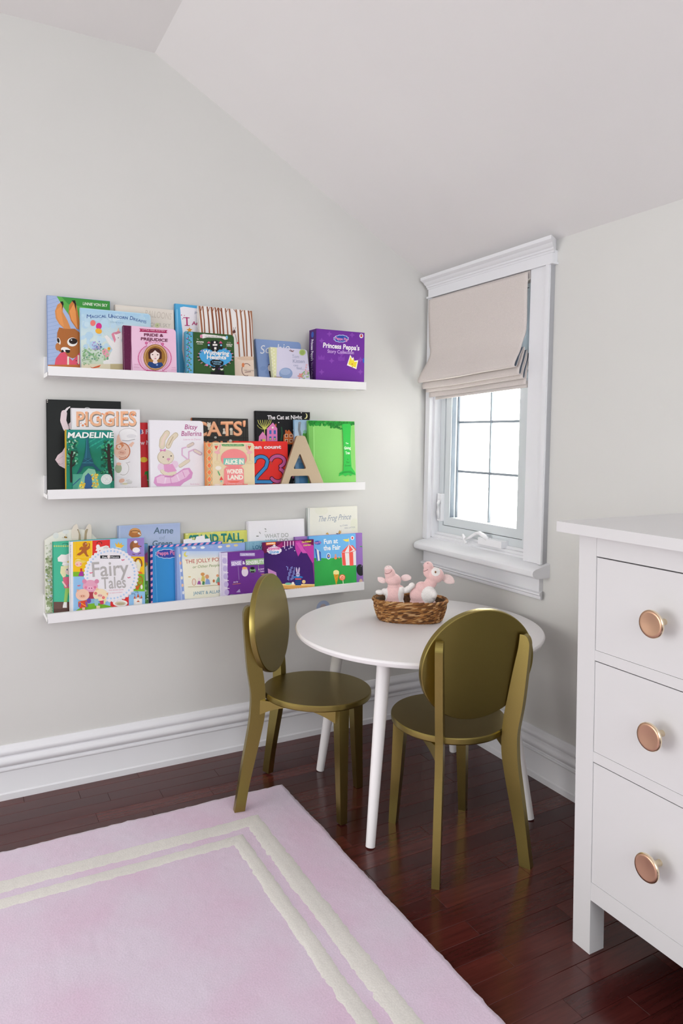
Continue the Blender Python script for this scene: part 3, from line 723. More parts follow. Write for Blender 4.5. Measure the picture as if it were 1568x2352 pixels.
ART['unicorn'] = [BG('#b9d9ec'), G('#a9d0ea', '#d8e8e4', 360, 190, 1020, 480), G('#d8e8e4', '#cfdcc2', 360, 480, 1020, 690)]+spray(['#c0dded', '#b8d7ea', '#c9e2ee'], 380, 990, 250, 560, 60, 12, 40, 1)+[
    T('M', 428, 278, 466, 280, 34, '#3c5c9e', .012), T('AGICAL', 470, 277, 605, 272, 24, '#3c5c9e', .012), T('U', 620, 272, 652, 276, 34, '#3c5c9e', .012), T('NICORN', 656, 276, 796, 288, 24, '#3c5c9e', .012), T('D', 814, 290, 842, 296, 34, '#3c5c9e', .012), T('REAMS', 846, 298, 962, 326, 24, '#3c5c9e', .012), T('LOUISE KATE', 640, 318, 758, 328, 13, '#8fb4c8'),
    E('#ef7d76', 484, 322, 24, 27), E('#d9348e', 537, 350, 26, 30), E('#f4b63c', 535, 394, 30, 24, 20), L('#c8d4d8', 2, (560, 380), (600, 440)),
    P('#f1efec', (655, 430), (690, 395), (740, 405), (752, 450), (735, 480), (790, 560), (790, 690), (640, 690), (615, 650), (640, 600), (660, 560), (600, 465), (585, 440), (610, 430), (670, 490)), E('#f1efec', 620, 675, 45, 30), P('#e58fa6', (650, 420), (670, 405), (690, 470), (680, 500), (662, 460)), P('#efc3a4', (700, 400), (712, 362), (722, 400)), P('#d98ba0', (660, 410), (720, 392), (735, 410), (690, 425)), E('#555', 712, 455, 4),
    E('#eda0b0', 598, 592, 26, 44, -25)]+spray(['#7fae7c', '#98c18e', '#6e9f84', '#a8c8a0'], 385, 640, 540, 660, 70, 4, 12, 2)+spray(['#8f86c8', '#b394cf', '#a5b0dc'], 470, 550, 480, 560, 22, 5, 9, 3)+spray(['#3f6fae'], 515, 560, 500, 560, 8, 5, 8, 4)+[E('#f2b83c', 628, 552, 14), E('#d88438', 628, 552, 6), R('#e2d8bc', 360, 690, 1020, 740), P('#d9653a', (455, 712), (480, 722), (530, 705), (556, 698), (540, 720), (480, 732)), R('#c8b98e', 640, 690, 1020, 740)]+spray(['#88b27e', '#9cc090'], 390, 470, 560, 700, 30, 3, 9, 8)
ART['balloons'] = [BG('#e7dfd4'), T('BALLOONS', 952, 262, 1188, 292, 58, '#cfc4b8'), T('OVER SKY', 1000, 352, 1180, 362, 34, '#b9b2a6'), E('#d3d7a8', 1063, 342, 22), E('#a9b088', 1063, 342, 8), G('#e9e2d8', '#ddd4c6', 690, 180, 940, 300)]
ART['pride'] = [R('#5d1440', 740, 330, 828, 830), L('#7d2a58', 3, (822, 345), (838, 800))]+spray(['#7d2a58', '#45102f'], 762, 818, 350, 780, 40, 2, 5, 5)+[
    P('#a81f56', (900, 372), (1155, 388), (1142, 402), (1155, 414), (900, 400), (912, 386)), T('LITTLE MISS AUSTEN', 925, 390, 1130, 402, 13, '#f3cfe0', .01), T('PRIDE &', 943, 440, 1118, 448, 27, '#6a1a3e', .03), T('PREJUDICE', 914, 476, 1156, 492, 27, '#6a1a3e', .03)]+[
    E('#c2347c', 964, 503, 12), E('#f2b0cc', 964, 503, 5), E('#c2347c', 1110, 512, 12), E('#f2b0cc', 1110, 512, 5)]+dots('#d0568e', [(1040+66*math.cos(t)*2.25, 640+128*math.sin(t)) for t in [math.radians(a) for a in list(range(-60, 61, 6))+list(range(120, 241, 6))]], 6)+dots('#d98ab0', [(1040+60*math.cos(t)*2.1, 640+116*math.sin(t)) for t in [math.radians(a) for a in list(range(-57, 61, 6))+list(range(123, 241, 6))]], 4)+dots('#d0568e', [(985+i*12, 494+(i % 2)*8) for i in range(10)], 4)+[
    E('#a2703c', 1045, 632, 108, 118), E('#cfa26c', 1045, 632, 100, 110), E('#8a5a2a', 1045, 632, 90, 101), E('#9c6d2c', 1045, 632, 86, 97),
    P('#4a2018', (985, 645), (980, 590), (1000, 558), (1040, 545), (1080, 555), (1102, 590), (1102, 645), (1085, 650), (1010, 650)), E('#efdcd6', 1042, 612, 42, 52), P('#4a2018', (998, 600), (1005, 566), (1042, 556), (1080, 566), (1088, 600), (1060, 585), (1042, 568), (1022, 588)), R('#efdcd6', 1026, 650, 1060, 690), E('#5a3a34', 1020, 608, 7, 5), E('#5a3a34', 1066, 610, 7, 5), E('#c05a64', 1045, 644, 9, 4), E('#d8a8a0', 1044, 626, 3, 5),
    P('#1f3f78', (975, 700), (985, 672), (1025, 678), (1045, 690), (1065, 680), (1102, 678), (1118, 705), (1085, 728), (1045, 733), (1005, 726)), E('#efdcd6', 1044, 676, 22, 14), E('#7b9cd2', 1060, 700, 9)]+[T('text by', 855, 700, 895, 702, 10, '#c98aac'), T('JENNIFER ADAMS', 852, 724, 902, 728, 8, '#c98aac'), T('art by', 1195, 728, 1228, 730, 10, '#c98aac'), T('ALISON OLIVER', 1188, 748, 1236, 752, 8, '#c98aac')]+dots('#c2347c', [(975+i*14, 752+i*1.2) for i in range(13)], 7)
ART['iam'] = [BG('#55aede'), P('#f0ecf2', (1268, 180), (1300, 172), (1420, 190), (1600, 190), (1600, 860), (1300, 860), (1310, 700), (1285, 560), (1290, 400), (1275, 280)), L('#b02a6a', 13, (1328, 272), (1331, 340)), L('#b02a6a', 7, (1308, 271), (1350, 274)), L('#b02a6a', 7, (1312, 341), (1352, 343)), T('An', 1372, 338, 1436, 340, 34, '#b02a6a', .02), T('Pl', 1398, 240, 1428, 245, 22, '#8a8fa4'), star('#e8a23c', 1352, 384, 28), E('#c24a86', 1280, 248, 5), E('#c24a86', 1300, 272, 5), E('#c24a86', 1290, 282, 4), E('#c24a86', 1306, 252, 4), L('#3c3c50', 3, (1305, 722), (1350, 705)), L('#7ec4ea', 12, (1240, 200), (1262, 800))]
def _trees():
    q = random.Random(4); out = [BG('#f0ece9')]
    xs = [-38, -8, 20, 60, 98, 132, 158, 185, 222, 258, 318, 355, 392, 428, 452]
    for x in xs:
        x1 = x+30+q.uniform(-6, 6)+(q.uniform(0, 16)); w = q.uniform(11, 17)
        out.append(L(q.choice(['#a66c4c', '#94583a', '#b07a58']), w, (x, 150), (x+14, 300), (x1, 625)))
        out.append(L('#7a4630', 3, (x+w*.3, 160), (x1+w*.3, 620)))
        if q.random() < .6: out.append(L('#94583a', 6, (x+6, 230), (x+q.choice((-22, 24)), 165)))
    out += [R('#efd9c6', -30, 628, 520, 880), E('#e3c6ac', 420, 640, 90, 18), L('#6a3a2e', 5, *arc(412, 742, 42, 56, -40, -290)), L('#6a3a2e', 5, (400, 765), (450, 760)), T('PARIS CHARTER', 392, 752, 478, 756, 10, '#8a7468'), E('#5a3030', 302, 402, 13, 18), E('#e8cfc0', 305, 418, 7), L('#5a3030', 3, (300, 390), (296, 360)), L('#5a3030', 3, (306, 390), (315, 358)), E('#d8404a', 334, 502, 9), L('#8a5a48', 4, (312, 425), (330, 500)), E('#e48a5a', 382, 700, 12, 20)]
    return out
ART['trees'] = _trees()
ART['wuth'] = [R('#62abd0', -150, 380, -62, 860)]+[L('#2a3c74', 5, (-126+(i % 2)*18, 412+i*26), (-90-(i % 2)*16, 430+i*26)) for i in range(16)]+dots('#4a8a4c', [(-112+(i % 3)*14, 408+i*17) for i in range(24)], 7)+dots('#c86a9a', [(-96-(i % 2)*20, 420+i*40) for i in range(10)], 6)+[
    L('#24421c', 5, (-66, 400), (-52, 830)), P('#efe9e6', (8, 428), (30, 420), (60, 425), (120, 430), (190, 440), (240, 446), (246, 470), (220, 474), (190, 458), (60, 452), (20, 462)), E('#d98aa8', 8, 442, 12, 16), E('#7fbcd8', 238, 452, 10, 16), T('LITTLE MISS BRONTE', 42, 448, 200, 455, 12, '#4a5a46', .02),
    T('by', -30, 470, -15, 472, 9, '#f0ece0'), T('JENNIFER', -38, 496, 32, 502, 13, '#f0ece0', .03), T('ADAMS', -30, 514, 20, 518, 11, '#f0ece0', .02), T('art by', 240, 500, 275, 502, 9, '#f0ece0'), T('ALISON', 232, 520, 288, 524, 13, '#f0ece0', .03), T('OLIVER', 234, 534, 284, 538, 11, '#f0ece0', .02)]+[
    P('#4aa3d8', (-10, 620), (-8, 580), (20, 556), (70, 552), (120, 580), (140, 590), (170, 560), (220, 550), (265, 572), (285, 610), (280, 660), (240, 690), (190, 712), (150, 740), (110, 712), (50, 690), (10, 660))]+[L('#1d1b1e' if i % 2 else '#e08ab0', 6, (137+148*math.cos(t)*1.0, 628+86*math.sin(t)), (137+163*math.cos(t), 628+98*math.sin(t))) for i, t in enumerate([2*math.pi*k/40 for k in range(40)]) if not -2.2 < (t-2*math.pi if t > math.pi else t) < -.95]+[
    P('#17171a', (96, 565), (94, 490), (100, 478), (108, 488), (116, 476), (126, 488), (138, 474), (150, 488), (160, 480), (166, 566), (150, 580), (112, 580)), R('#f0ece4', 110, 512, 152, 528), R('#f0ece4', 124, 540, 144, 562), E('#f0ece4', 129, 497, 9), P('#c24a78', (58, 505), (76, 486), (92, 505)), R('#17171a', 64, 505, 88, 560), P('#c24a78', (166, 505), (182, 484), (200, 508)), R('#17171a', 170, 508, 198, 562), E('#7fc4e4', 75, 522, 9), E('#7fc4e4', 186, 524, 9),
    T('Wuthering', 22, 602, 258, 616, 40, '#f4f0ea', .03), T('Heights', 58, 646, 232, 650, 38, '#f4f0ea', .03), P('#17171a', (88, 668), (110, 652), (170, 655), (208, 672), (205, 700), (170, 712), (110, 708), (90, 692)), T('A WEATHER', 104, 678, 190, 682, 13, '#8cc8e8', .02), T('PRIMER', 116, 698, 182, 702, 13, '#8cc8e8', .02), R('#17171a', 132, 700, 176, 830), R('#17171a', 92, 760, 132, 830), R('#17171a', 176, 756, 214, 830), E('#efe6da', 118, 735, 14), E('#efe6da', 192, 735, 14), E('#17171a', 118, 726, 15, 10), E('#17171a', 192, 726, 15, 10), E('#e08ab0', 60, 702, 10), E('#4a2a54', 170, 735, 10), R('#c8402c', -60, 795, 18, 830)]
ART['sophie'] = [BG('#8fa8d6')]+spray(['#9fb6de', '#a8bce0', '#86a0d0'], 520, 900, 560, 800, 30, 15, 40, 6)+[T('Sophie', 536, 600, 800, 578, 74, '#eef0f6', .0, .2), P('#3a2a26', (605, 715), (625, 690), (650, 700), (655, 750), (640, 800), (655, 830), (630, 830)), E('#efe6da', 628, 728, 22, 30), L('#3a2a26', 6, (612, 700), (640, 690), (650, 730))]
ART['kitten'] = [R('#e4e4b4', 610, 520, 686, 880)]+dots('#f4f2dc', [(640+(i % 2)*20+i*.9, 548+i*16) for i in range(18)], 6)+[E('#b6cc7c', 918, 586, 29), E('#a0b868', 918, 586, 20), L('#5a3a30', 5, (802, 568), (822, 578), (842, 570)), L('#8a3a34', 4, (810, 560), (834, 582)), T('Tom', 824, 638, 886, 640, 30, '#a8abc4', .01), T('Kitten', 832, 682, 938, 684, 32, '#a8abc4', .01), T('can', 838, 712, 880, 714, 18, '#a8abc4', .01), T('feel...', 866, 742, 934, 744, 24, '#a8abc4', .01),
    E('#90a6cc', 770, 780, 60, 52), E('#a5b8d8', 765, 765, 46, 30), R('#e6dcc8', 664, 818, 740, 850), L('#8a6a48', 5, (668, 812), (730, 816))]+spray(['#e08a80', '#dd9a92'], 882, 918, 785, 830, 12, 6, 12, 7)+spray(['#a8bf8c', '#94b07c'], 915, 975, 760, 830, 16, 5, 12, 9)+spray(['#e0a8b4', '#e6b8c0'], 944, 975, 700, 790, 12, 6, 10, 10)
ART['box'] = [BG('#70309a')]+[star('#8648ae', x, y, 26, 4) for x, y in ((1160, 420), (1365, 430), (1090, 480), (1270, 600), (1180, 660), (1090, 760), (1440, 650), (1440, 760), (1260, 640), (1360, 640))]+[P('#7f40a8', (1240, 660), (1240, 615), (1255, 635), (1268, 610), (1282, 635), (1298, 615), (1298, 660)), P('#7f40a8', (1060, 650), (1060, 610), (1075, 630), (1088, 606), (1102, 630), (1116, 610), (1116, 650)),
    scallop('#c8d4f0', 1266, 462, 64, 32, 12, .1), scallop('#2f4ea6', 1266, 462, 58, 27, 12, .1), T('Peppa Pig', 1212, 470, 1322, 482, 26, '#e58ab8', .03), E('#f2eef0', 1448, 438, 17, 20), E('#c8323c', 1448, 438, 9, 11), R('#2a2a2a', 1444, 422, 1452, 428),
    T("Princess Peppa's", 1102, 540, 1430, 568, 46, '#f6f2f4', .03), T('Story Collection', 1142, 588, 1380, 602, 30, '#d8b8e8', .012), E('#2f62c0', 1474, 658, 14, 24),
    P('#fdf6e8', (1318, 700), (1348, 606), (1366, 640), (1376, 626), (1384, 660), (1420, 655), (1404, 735)), P('#f2dc3c', (1330, 692), (1350, 622), (1366, 658), (1378, 640), (1386, 672), (1410, 668), (1398, 722)), E('#d8344c', 1366, 690, 5), E('#d8b820', 1366, 714, 6)]
ART['black'] = [BG('#1c1f1e'), R('#e4dcd2', 60, 70, 76, 80), R('#e4dcd2', 60, 88, 76, 96), L('#e6d4d6', 54, (222, 190), (214, 260), (240, 330)), P('#ece4e4', (222, 172), (245, 145), (275, 130), (278, 140), (262, 152), (235, 190)), P('#e3d0d4', (262, 290), (282, 270), (300, 275), (300, 340), (270, 335)), P('#e6cfd4', (240, 480), (245, 700), (180, 665), (142, 612), (165, 570), (205, 540)), L('#cdb4ba', 4, (150, 620), (215, 580)), L('#cdb4ba', 4, (180, 660), (215, 640)), L('#ddd', 5, *arc(430, 158, 26, 16, 180, 360)), E('#c8b0b4', 176, 650, 8)]
ART['piggies'] = [BG('#efecee')]+[T('PIGGIES', 338, 312, 878, 308, 132, '#8f867e', .035), T('PIGGIES', 334, 307, 874, 303, 132, '#efb892', .02)]+spray(['#e58a5c', '#ea9c70'], 345, 870, 190, 305, 26, 6, 13, 12)+[
    P('#f6f4f4', (745, 440), (735, 400), (720, 370), (740, 335), (790, 325), (850, 345), (885, 385), (870, 420), (830, 430), (800, 445)), E('#e4e2e4', 830, 400, 45, 18), L('#cfcccc', 5, *arc(800, 380, 82, 50, 160, 330)), L('#c4c2c4', 8, (748, 438), (800, 442), (858, 428)),
    P('#ecc3ae', (690, 470), (700, 400), (715, 380), (735, 440), (760, 460)), P('#ecc3ae', (800, 480), (840, 450), (856, 460), (830, 500)), E('#efc9b4', 742, 535, 68, 72), L('#c87850', 9, *arc(745, 535, 70, 74, -100, 110)), P('#d8895c', (690, 480), (740, 460), (765, 480), (730, 520), (695, 520)), E('#f3d6c6', 720, 495, 20), E('#6a4a40', 722, 495, 4), E('#6a4a40', 775, 520, 4), E('#e5b09a', 745, 548, 34, 22), E('#a86a54', 735, 546, 4, 6), E('#a86a54', 752, 550, 4, 6), L('#b06a50', 4, *arc(748, 580, 32, 12, 10, 160)),
    P('#f4f2f2', (690, 610), (800, 615), (815, 690), (780, 770), (700, 760)), E('#a8b494', 712, 690, 30, 42), L('#b8b0ac', 4, *arc(755, 690, 50, 60, -60, 120)), L('#b0a8a4', 4, (790, 640), (815, 632)), E('#e6b8a2', 742, 800, 26, 18, -20), E('#e6b8a2', 715, 650, 22, 14), E('#efe6b4', 770, 828, 26, 8), E('#dcdad8', 812, 812, 26, 14), L('#b4b0a8', 3, (780, 800), (812, 790)), L('#b4b0a8', 4, (730, 830), (830, 822)), T('by DON WOOD', 770, 866, 880, 864, 9, '#b8b4b6')]
ART['eiffel'] = [R('#e2b62c', 225, 330, 244, 930), G('#1f8f86', '#0f7458', 244, 340, 690, 560), G('#0f7458', '#1c8a70', 244, 560, 690, 930)]+[L('#2aa488', 6, (420+i*14, 430+((i*37) % 90)), (455+i*14, 400+((i*37) % 90))) for i in range(18)]+spray(['#0b4a34', '#1b7a4c', '#2f9a6a', '#0e5c48', '#57b08c', '#a8d0b8'], 250, 345, 430, 660, 130, 6, 15, 14)+spray(['#0b4a34', '#1b7a4c', '#2f9a6a', '#0e5c48', '#57b08c'], 555, 680, 440, 740, 150, 6, 15, 15)+[
    L('#241a16', 18, (292, 540), (284, 660), (286, 810)), L('#241a16', 10, (290, 620), (320, 560)), L('#241a16', 9, (288, 680), (325, 640)), L('#241a16', 10, (288, 590), (262, 550)), P('#2a1c16', (612, 470), (632, 470), (642, 640), (668, 800), (628, 800), (612, 640)), L('#2a1c16', 11, (622, 560), (585, 520)), L('#2a1c16', 9, (625, 520), (655, 480)), L('#2a1c16', 9, (628, 600), (590, 600)),
    P('#16566a', (422, 400), (436, 400), (452, 530), (470, 600), (400, 600), (414, 520)), P('#134a5e', (398, 600), (474, 600), (490, 650), (380, 650)), P('#134a5e', (380, 650), (410, 650), (375, 720), (335, 742)), P('#134a5e', (462, 650), (492, 650), (560, 718), (520, 712)), P('#134a5e', (380, 650), (492, 650), (500, 675), (436, 668), (370, 680)), L('#3f90a4', 3, (428, 410), (420, 600)), L('#3f90a4', 3, (385, 640), (485, 640)), L('#2c7a90', 3, (402, 600), (470, 640)), L('#2c7a90', 3, (470, 600), (400, 640)),
    R('#4c9c84', 300, 742, 640, 930), P('#7fb89a', (395, 735), (440, 690), (500, 700), (560, 930), (330, 930)), L('#1f4a78', 7, (300, 842), (365, 782)), P('#2f5a8a', (410, 760), (440, 730), (470, 760), (480, 880), (400, 880))]+spray(['#e0b82c', '#f0d860', '#c8901e'], 470, 530, 740, 860, 50, 5, 10, 16)+spray(['#e0b82c', '#f0d860'], 365, 410, 810, 880, 24, 5, 10, 17)+[E('#d8dcd8', 604, 789, 51, 47), L('#b8c0bc', 3, *arc(604, 789, 38, 35, 0, 360)), L('#b8c0bc', 3, (585, 770), (622, 800)), L('#b8c0bc', 3, (590, 805), (615, 775)),
    T('MADELINE', 252, 414, 668, 414, 52, '#f2f4f0', .03, .12)]
ART['red'] = [BG('#df3038'), T('B F', 905, 380, 985, 380, 42, '#f2e6ea', .03), E('#3454a4', 912, 360, 10, 24), T('w N', 912, 478, 996, 476, 40, '#f2e6ea', .02), P('#2f8f3c', (950, 720), (1070, 690), (1070, 900), (930, 900)), P('#c4323a', (900, 790), (965, 740), (985, 900), (900, 900)), L('#b8d8b8', 4, (970, 795), (1010, 805)), E('#efc93c', 940, 612, 34, 24)]
ART['ballet'] = [BG('#f1eef3'), T('Bitsy', 1308, 336, 1420, 338, 44, '#b0548a', .012, .15), T('Ballerina', 1278, 396, 1460, 396, 44, '#b0548a', .012, .15), T('Learns to Dance', 1298, 436, 1450, 436, 16, '#dcaac4', 0, .2), T('Sarah Kober', 1358, 838, 1442, 838, 12, '#dcaac4', 0, .2),
    L('#c9b99a', 54, (1105, 490), (1110, 430), (1150, 372)), L('#e4d7bf', 44, (1105, 490), (1112, 430), (1150, 374)), L('#efd8ca', 18, (1105, 480), (1118, 425), (1140, 385)), L('#c9b99a', 48, (1160, 490), (1185, 430), (1228, 388)), L('#e4d7bf', 38, (1162, 488), (1186, 430), (1226, 390)), L('#c2ad8c', 8, (1165, 480), (1205, 405)),
    E('#c9b99a', 1138, 590, 75, 67), E('#e6dac4', 1140, 588, 70, 63), E('#2e2622', 1116, 588, 6), E('#2e2622', 1187, 578, 6), E('#d99ab4', 1163, 608, 16, 11), L('#a08a7a', 3, (1163, 618), (1163, 632)), P('#d68ab4', (1085, 515), (1112, 524), (1140, 512), (1136, 540), (1110, 532), (1088, 540)),
    E('#ecd0e4', 1095, 680, 30, 36), E('#ecd0e4', 1220, 655, 32, 34), P('#e2a0c8', (1120, 655), (1200, 650), (1238, 715), (1165, 730), (1125, 715)), L('#c9b99a', 34, (1105, 715), (1140, 748), (1220, 735)), L('#e6dac4', 28, (1105, 712), (1140, 744), (1220, 732)), L('#c9b99a', 34, (1270, 668), (1340, 620)), L('#e6dac4', 28, (1270, 666), (1340, 620)),
    P('#dd9ccc', (1040, 770), (1090, 745), (1200, 760), (1300, 690), (1350, 685), (1382, 730), (1370, 780), (1300, 820), (1270, 850), (1180, 850), (1130, 852), (1060, 852), (1030, 820)), P('#efc8e2', (1055, 775), (1100, 755), (1200, 770), (1300, 705), (1340, 700), (1355, 735), (1320, 775), (1240, 815), (1120, 830), (1060, 822)), L('#f6dcee', 12, (1140, 770), (1130, 820)), L('#f6dcee', 12, (1240, 750), (1260, 800)), L('#d88ac0', 5, (1180, 775), (1190, 830)), L('#d88ac0', 5, (1290, 720), (1310, 770)), L('#c878b0', 7, (1130, 765), (1190, 768), (1215, 750)),
    L('#e2bcd8', 12, (1335, 610), (1285, 570), (1285, 510), (1320, 500)), L('#b8a8a4', 30, (1340, 490), (1380, 468)), L('#e0d0c4', 22, (1335, 490), (1380, 470)), L('#e2bcd8', 12, (1345, 600), (1345, 540), (1390, 520)), L('#c8a4c0', 32, (1400, 530), (1450, 558)), L('#e4d8cc', 22, (1400, 530), (1448, 556))]
ART['cats'] = [BG('#383632')]+[L('#262420', 6, (x, 190), (x+8, 830)) for x in (-60, 60, 150, 250, 385, 405)]+[L('#262420', 7, (-80, 250), (440, 285)), L('#262420', 7, (-80, 380), (440, 375)), L('#2a2824', 5, (240, 380), (380, 250)), L('#2a2824', 5, (60, 280), (160, 380)), T("CATS'", -62, 358, 408, 352, 128, '#d88a60', .03), T("CATS'", -62, 358, 408, 352, 128, '#efb48c', .008), T('NIGHT', -40, 520, 345, 516, 118, '#d88a60', .03), E('#e4dccc', 76, 262, 18, 20), P('#e4dccc', (60, 245), (64, 232), (76, 248), (90, 234), (94, 250)), R('#cfc6b4', 66, 280, 88, 305), E('#d8cfc0', 276, 300, 14, 14), R('#c8bca8', 266, 310, 290, 350), E('#d8d0c4', 212, 300, 10, 10), P('#d8d0c4', (205, 310), (222, 310), (230, 340), (198, 340)), E('#d8d0c4', 270, 402, 14, 12), E('#b4b0a8', 135, 372, 12, 10)]
ART['alice'] = [R('#e2a468', 40, 405, 108, 850)]+[P(c, (78+i*.4, y-s), (78+s*.72, y), (78+i*.4, y+s), (78-s*.72, y)) for i, y in enumerate(range(440, 850, 62)) for c, s in (('#8fa894', 40), ('#f0c48c', 34), ('#ef7d52', 25))]+[P('#f0c48c', (106, y-24), (106, y+24), (90, y)) for y in range(471, 850, 62)]+[
    P('#4a9a5c', (188, 436), (205, 432), (380, 432), (394, 438), (390, 452), (200, 452)), T('LITTLE MASTER CARROLL', 205, 448, 378, 446, 11, '#e8e4c0', .01), P('#e04a3c', (126, 452), (138, 446), (142, 456), (148, 446), (158, 452), (142, 484)), P('#e04a3c', (426, 452), (438, 446), (440, 456), (448, 446), (456, 452), (440, 484)), L('#8cc4b4', 4, (126, 436), (156, 434)), L('#8cc4b4', 4, (426, 436), (452, 436)),
    L('#eeb0b4', 12, (178, 440), (172, 480), (140, 510)), L('#eeb0b4', 12, (412, 440), (418, 480), (450, 508)), E('#eeb0b4', 150, 508, 26, 13, 10), E('#eeb0b4', 442, 508, 26, 13, -10), L('#dc9aa0', 3, (150, 520), (148, 580)), L('#dc9aa0', 3, (442, 520), (444, 580)), L('#e3cfa0', 5, *arc(150, 598, 26, 14, 0, 360)), L('#e3cfa0', 5, *arc(445, 596, 26, 14, 0, 360)),
    E('#ee8c8c', 300, 562, 118, 86), P('#ee8c8c', (228, 640), (372, 640), (388, 660), (392, 800), (208, 800), (212, 660)), R('#7cc4b4', 206, 560, 396, 618),
    T('ALICE IN', 218, 612, 388, 610, 44, '#f6f0e0', .05), T('WONDER', 234, 698, 384, 696, 42, '#f6f0e0', .05), T('LAND', 244, 752, 384, 750, 44, '#f6f0e0', .05), P('#e8604c', (235, 768), (360, 766), (330, 778), (270, 778)), E('#f2e8dc', 160, 648, 28, 18), L('#5aa468', 10, (158, 680), (172, 712)), P('#d84a44', (170, 758), (186, 722), (204, 756)), R('#8cc4b4', 180, 758, 192, 776), R('#e6685c', 200, 792, 425, 850), R('#f2dcd0', 125, 792, 175, 850), T('by JENNIFER ADAMS', 228, 796, 376, 794, 8, '#f6e6dc')]
ART['count'] = [T('I can count', 430, 474, 728, 472, 34, '#f4eaea', .04)]+[x for c, w in (('#3a1a2c', 40), ('#3f90cc', 28)) for x in (L(c, w, *(arc(545, 590, 58, 46, 180, 370)+[(590, 640), (515, 720), (490, 760)])), L(c, w, (480, 772), (640, 772)))]+[x for c, w in (('#3a1a2c', 40), ('#c25a94', 28)) for x in (L(c, w, *arc(695, 588, 62, 48, 190, 425)), L(c, w, *(arc(695, 712, 62, 58, -65, 150))))]+[L('#3a1a2c', 40, (390, 560), (420, 548), (420, 780)), L('#efc23c', 28, (390, 560), (420, 548), (420, 780)), L('#d24a3c', 14, (640, 610), (630, 590))]
ART['night'] = [BG('#17171a'), L('#2a2a2e', 4, (506, 140), (516, 810)), T('The Cat at Night', 602, 208, 914, 206, 38, '#efecec', .02), E('#e8e2a0', 945, 178, 19, 25), E('#17171a', 936, 174, 17, 23)]+dots('#efe8e0', [(908, 148), (704, 236), (836, 304), (985, 205)], 5)+[
    L('#d0cf68', 7, (576, 400), (576, 290))]+[L('#d0cf68', 5, (576, 300), (576+dx, 232+abs(dx)*.2), (576+dx*1.15, 215)) for dx in (-52, -34, -16, 4, 20, 38, 52)]+[L('#d0cf68', 4, *arc(570, 240, 62, 56, 20, 160)),
    P('#e089bc', (522, 404), (526, 362), (560, 318), (590, 360), (592, 404)), R('#dccf5c', 538, 386, 582, 406), R('#7a4a8c', 540, 388, 556, 404), P('#df82ba', (596, 404), (598, 290), (652, 236), (690, 290), (692, 404)), E('#efe8d0', 649, 282, 9), R('#c86a3c', 672, 248, 682, 274)]+[R('#3f6aae', x, y, x+20, y+34) for x in (618, 658) for y in (306, 362)]+[R('#e8d45c', x+4, 378, x+16, 392) for x in (618, 658)]+[P('#c9642c', (744, 430), (748, 350), (795, 300), (836, 352), (840, 434)), R('#c9642c', 762, 304, 776, 330)]+[R('#efe2c0', x, y, x+26, y+30) for x in (760, 802) for y in (340, 386)]+[R('#8a3a1c', x+4, y+4, x+22, y+26) for x in (760, 802) for y in (340, 386)]+[L('#1f4a30', 12, (728, 280), (734, 330), (724, 400)), R('#232327', 500, 436, 900, 520), P('#b85a3c', (838, 700), (838, 630), (880, 612), (890, 700)), R('#c86aa4', 826, 690, 872, 740), R('#e2dc8c', 836, 706, 862, 728), T('Dahlov Ipcar', 836, 788, 990, 782, 26, '#8c8c94')]
ART['sky'] = [BG('#b9d2e8'), G('#a2c4e0', '#cfe0ee', 845, 212, 1060, 420), L('#8b9198', 22, (892, 240), (888, 300), (900, 350)), P('#9aa0a6', (884, 234), (902, 228), (908, 246), (888, 252)), R('#7fa8ce', 845, 560, 1070, 830), P('#5d94c4', (885, 600), (930, 600), (985, 790), (890, 790)), E('#6aa84c', 970, 390, 46, 60), E('#57a046', 950, 350, 30, 30), E('#86c4a8', 942, 320, 16), E('#e0e8ee', 900, 470, 40, 16), E('#4f9040', 990, 480, 40, 60)]
def _tree():
    q = random.Random(21); out = [BG('#82c766'), R('#74b85a', 965, 210, 1016, 830), L('#9ad680', 7, (1018, 225), (1030, 815)), R('#1f8f2c', 965, 216, 1392, 240)]
    out += spray(['#17842a', '#1f9a34', '#117022'], 978, 1388, 226, 262, 190, 7, 14, 22)+spray(['#17842a', '#1f9a34', '#117022'], 1160, 1320, 240, 296, 60, 7, 13, 23)
    out += [P('#2bb544', (1270, 262), (1285, 250), (1340, 250), (1352, 262), (1348, 400), (1350, 520), (1358, 640), (1392, 690), (1395, 712), (1365, 705), (1350, 720), (1330, 705), (1300, 722), (1280, 706), (1242, 722), (1250, 690), (1284, 670), (1288, 520), (1284, 420), (1280, 330)), P('#189030', (1240, 700), (1290, 676), (1350, 672), (1395, 705), (1360, 700), (1330, 690), (1290, 694)), T('The', 1304, 432, 1330, 432, 14, '#e8f0dc', .02), T('Giving', 1292, 480, 1350, 478, 26, '#eef4e4', .03), T('Tree', 1304, 524, 1342, 522, 26, '#eef4e4', .03), T('by', 1318, 574, 1330, 574, 12, '#157a28', .02), T('Shel', 1310, 604, 1338, 604, 18, '#157a28', .02), T('Silverstein', 1298, 634, 1350, 632, 18, '#157a28', .02)]
    return out
ART['tree'] = _tree()
ART['bunny'] = [BG('#e7e6da'), E('#dfe2de', 240, 200, 30, 22), E('#dde1dc', 150, 235, 26, 28)]+spray(['#a9b48c', '#94a274', '#b9c09e', '#7d9060', '#c6c8b0'], 58, 130, 420, 930, 150, 7, 18, 31)+spray(['#b9c0a4'], 60, 125, 300, 440, 18, 3, 8, 32)+spray(['#c4d0e0', '#dfe2e8'], 60, 110, 560, 800, 14, 5, 10, 33)+[E('#7a5a34', 238, 250, 14, 8, 15), L('#e2b84c', 4, (236, 244), (242, 258)), E('#d8d4c8', 242, 232, 5, 13, 15), E('#cfc8bc', 216, 254, 11, 4)]
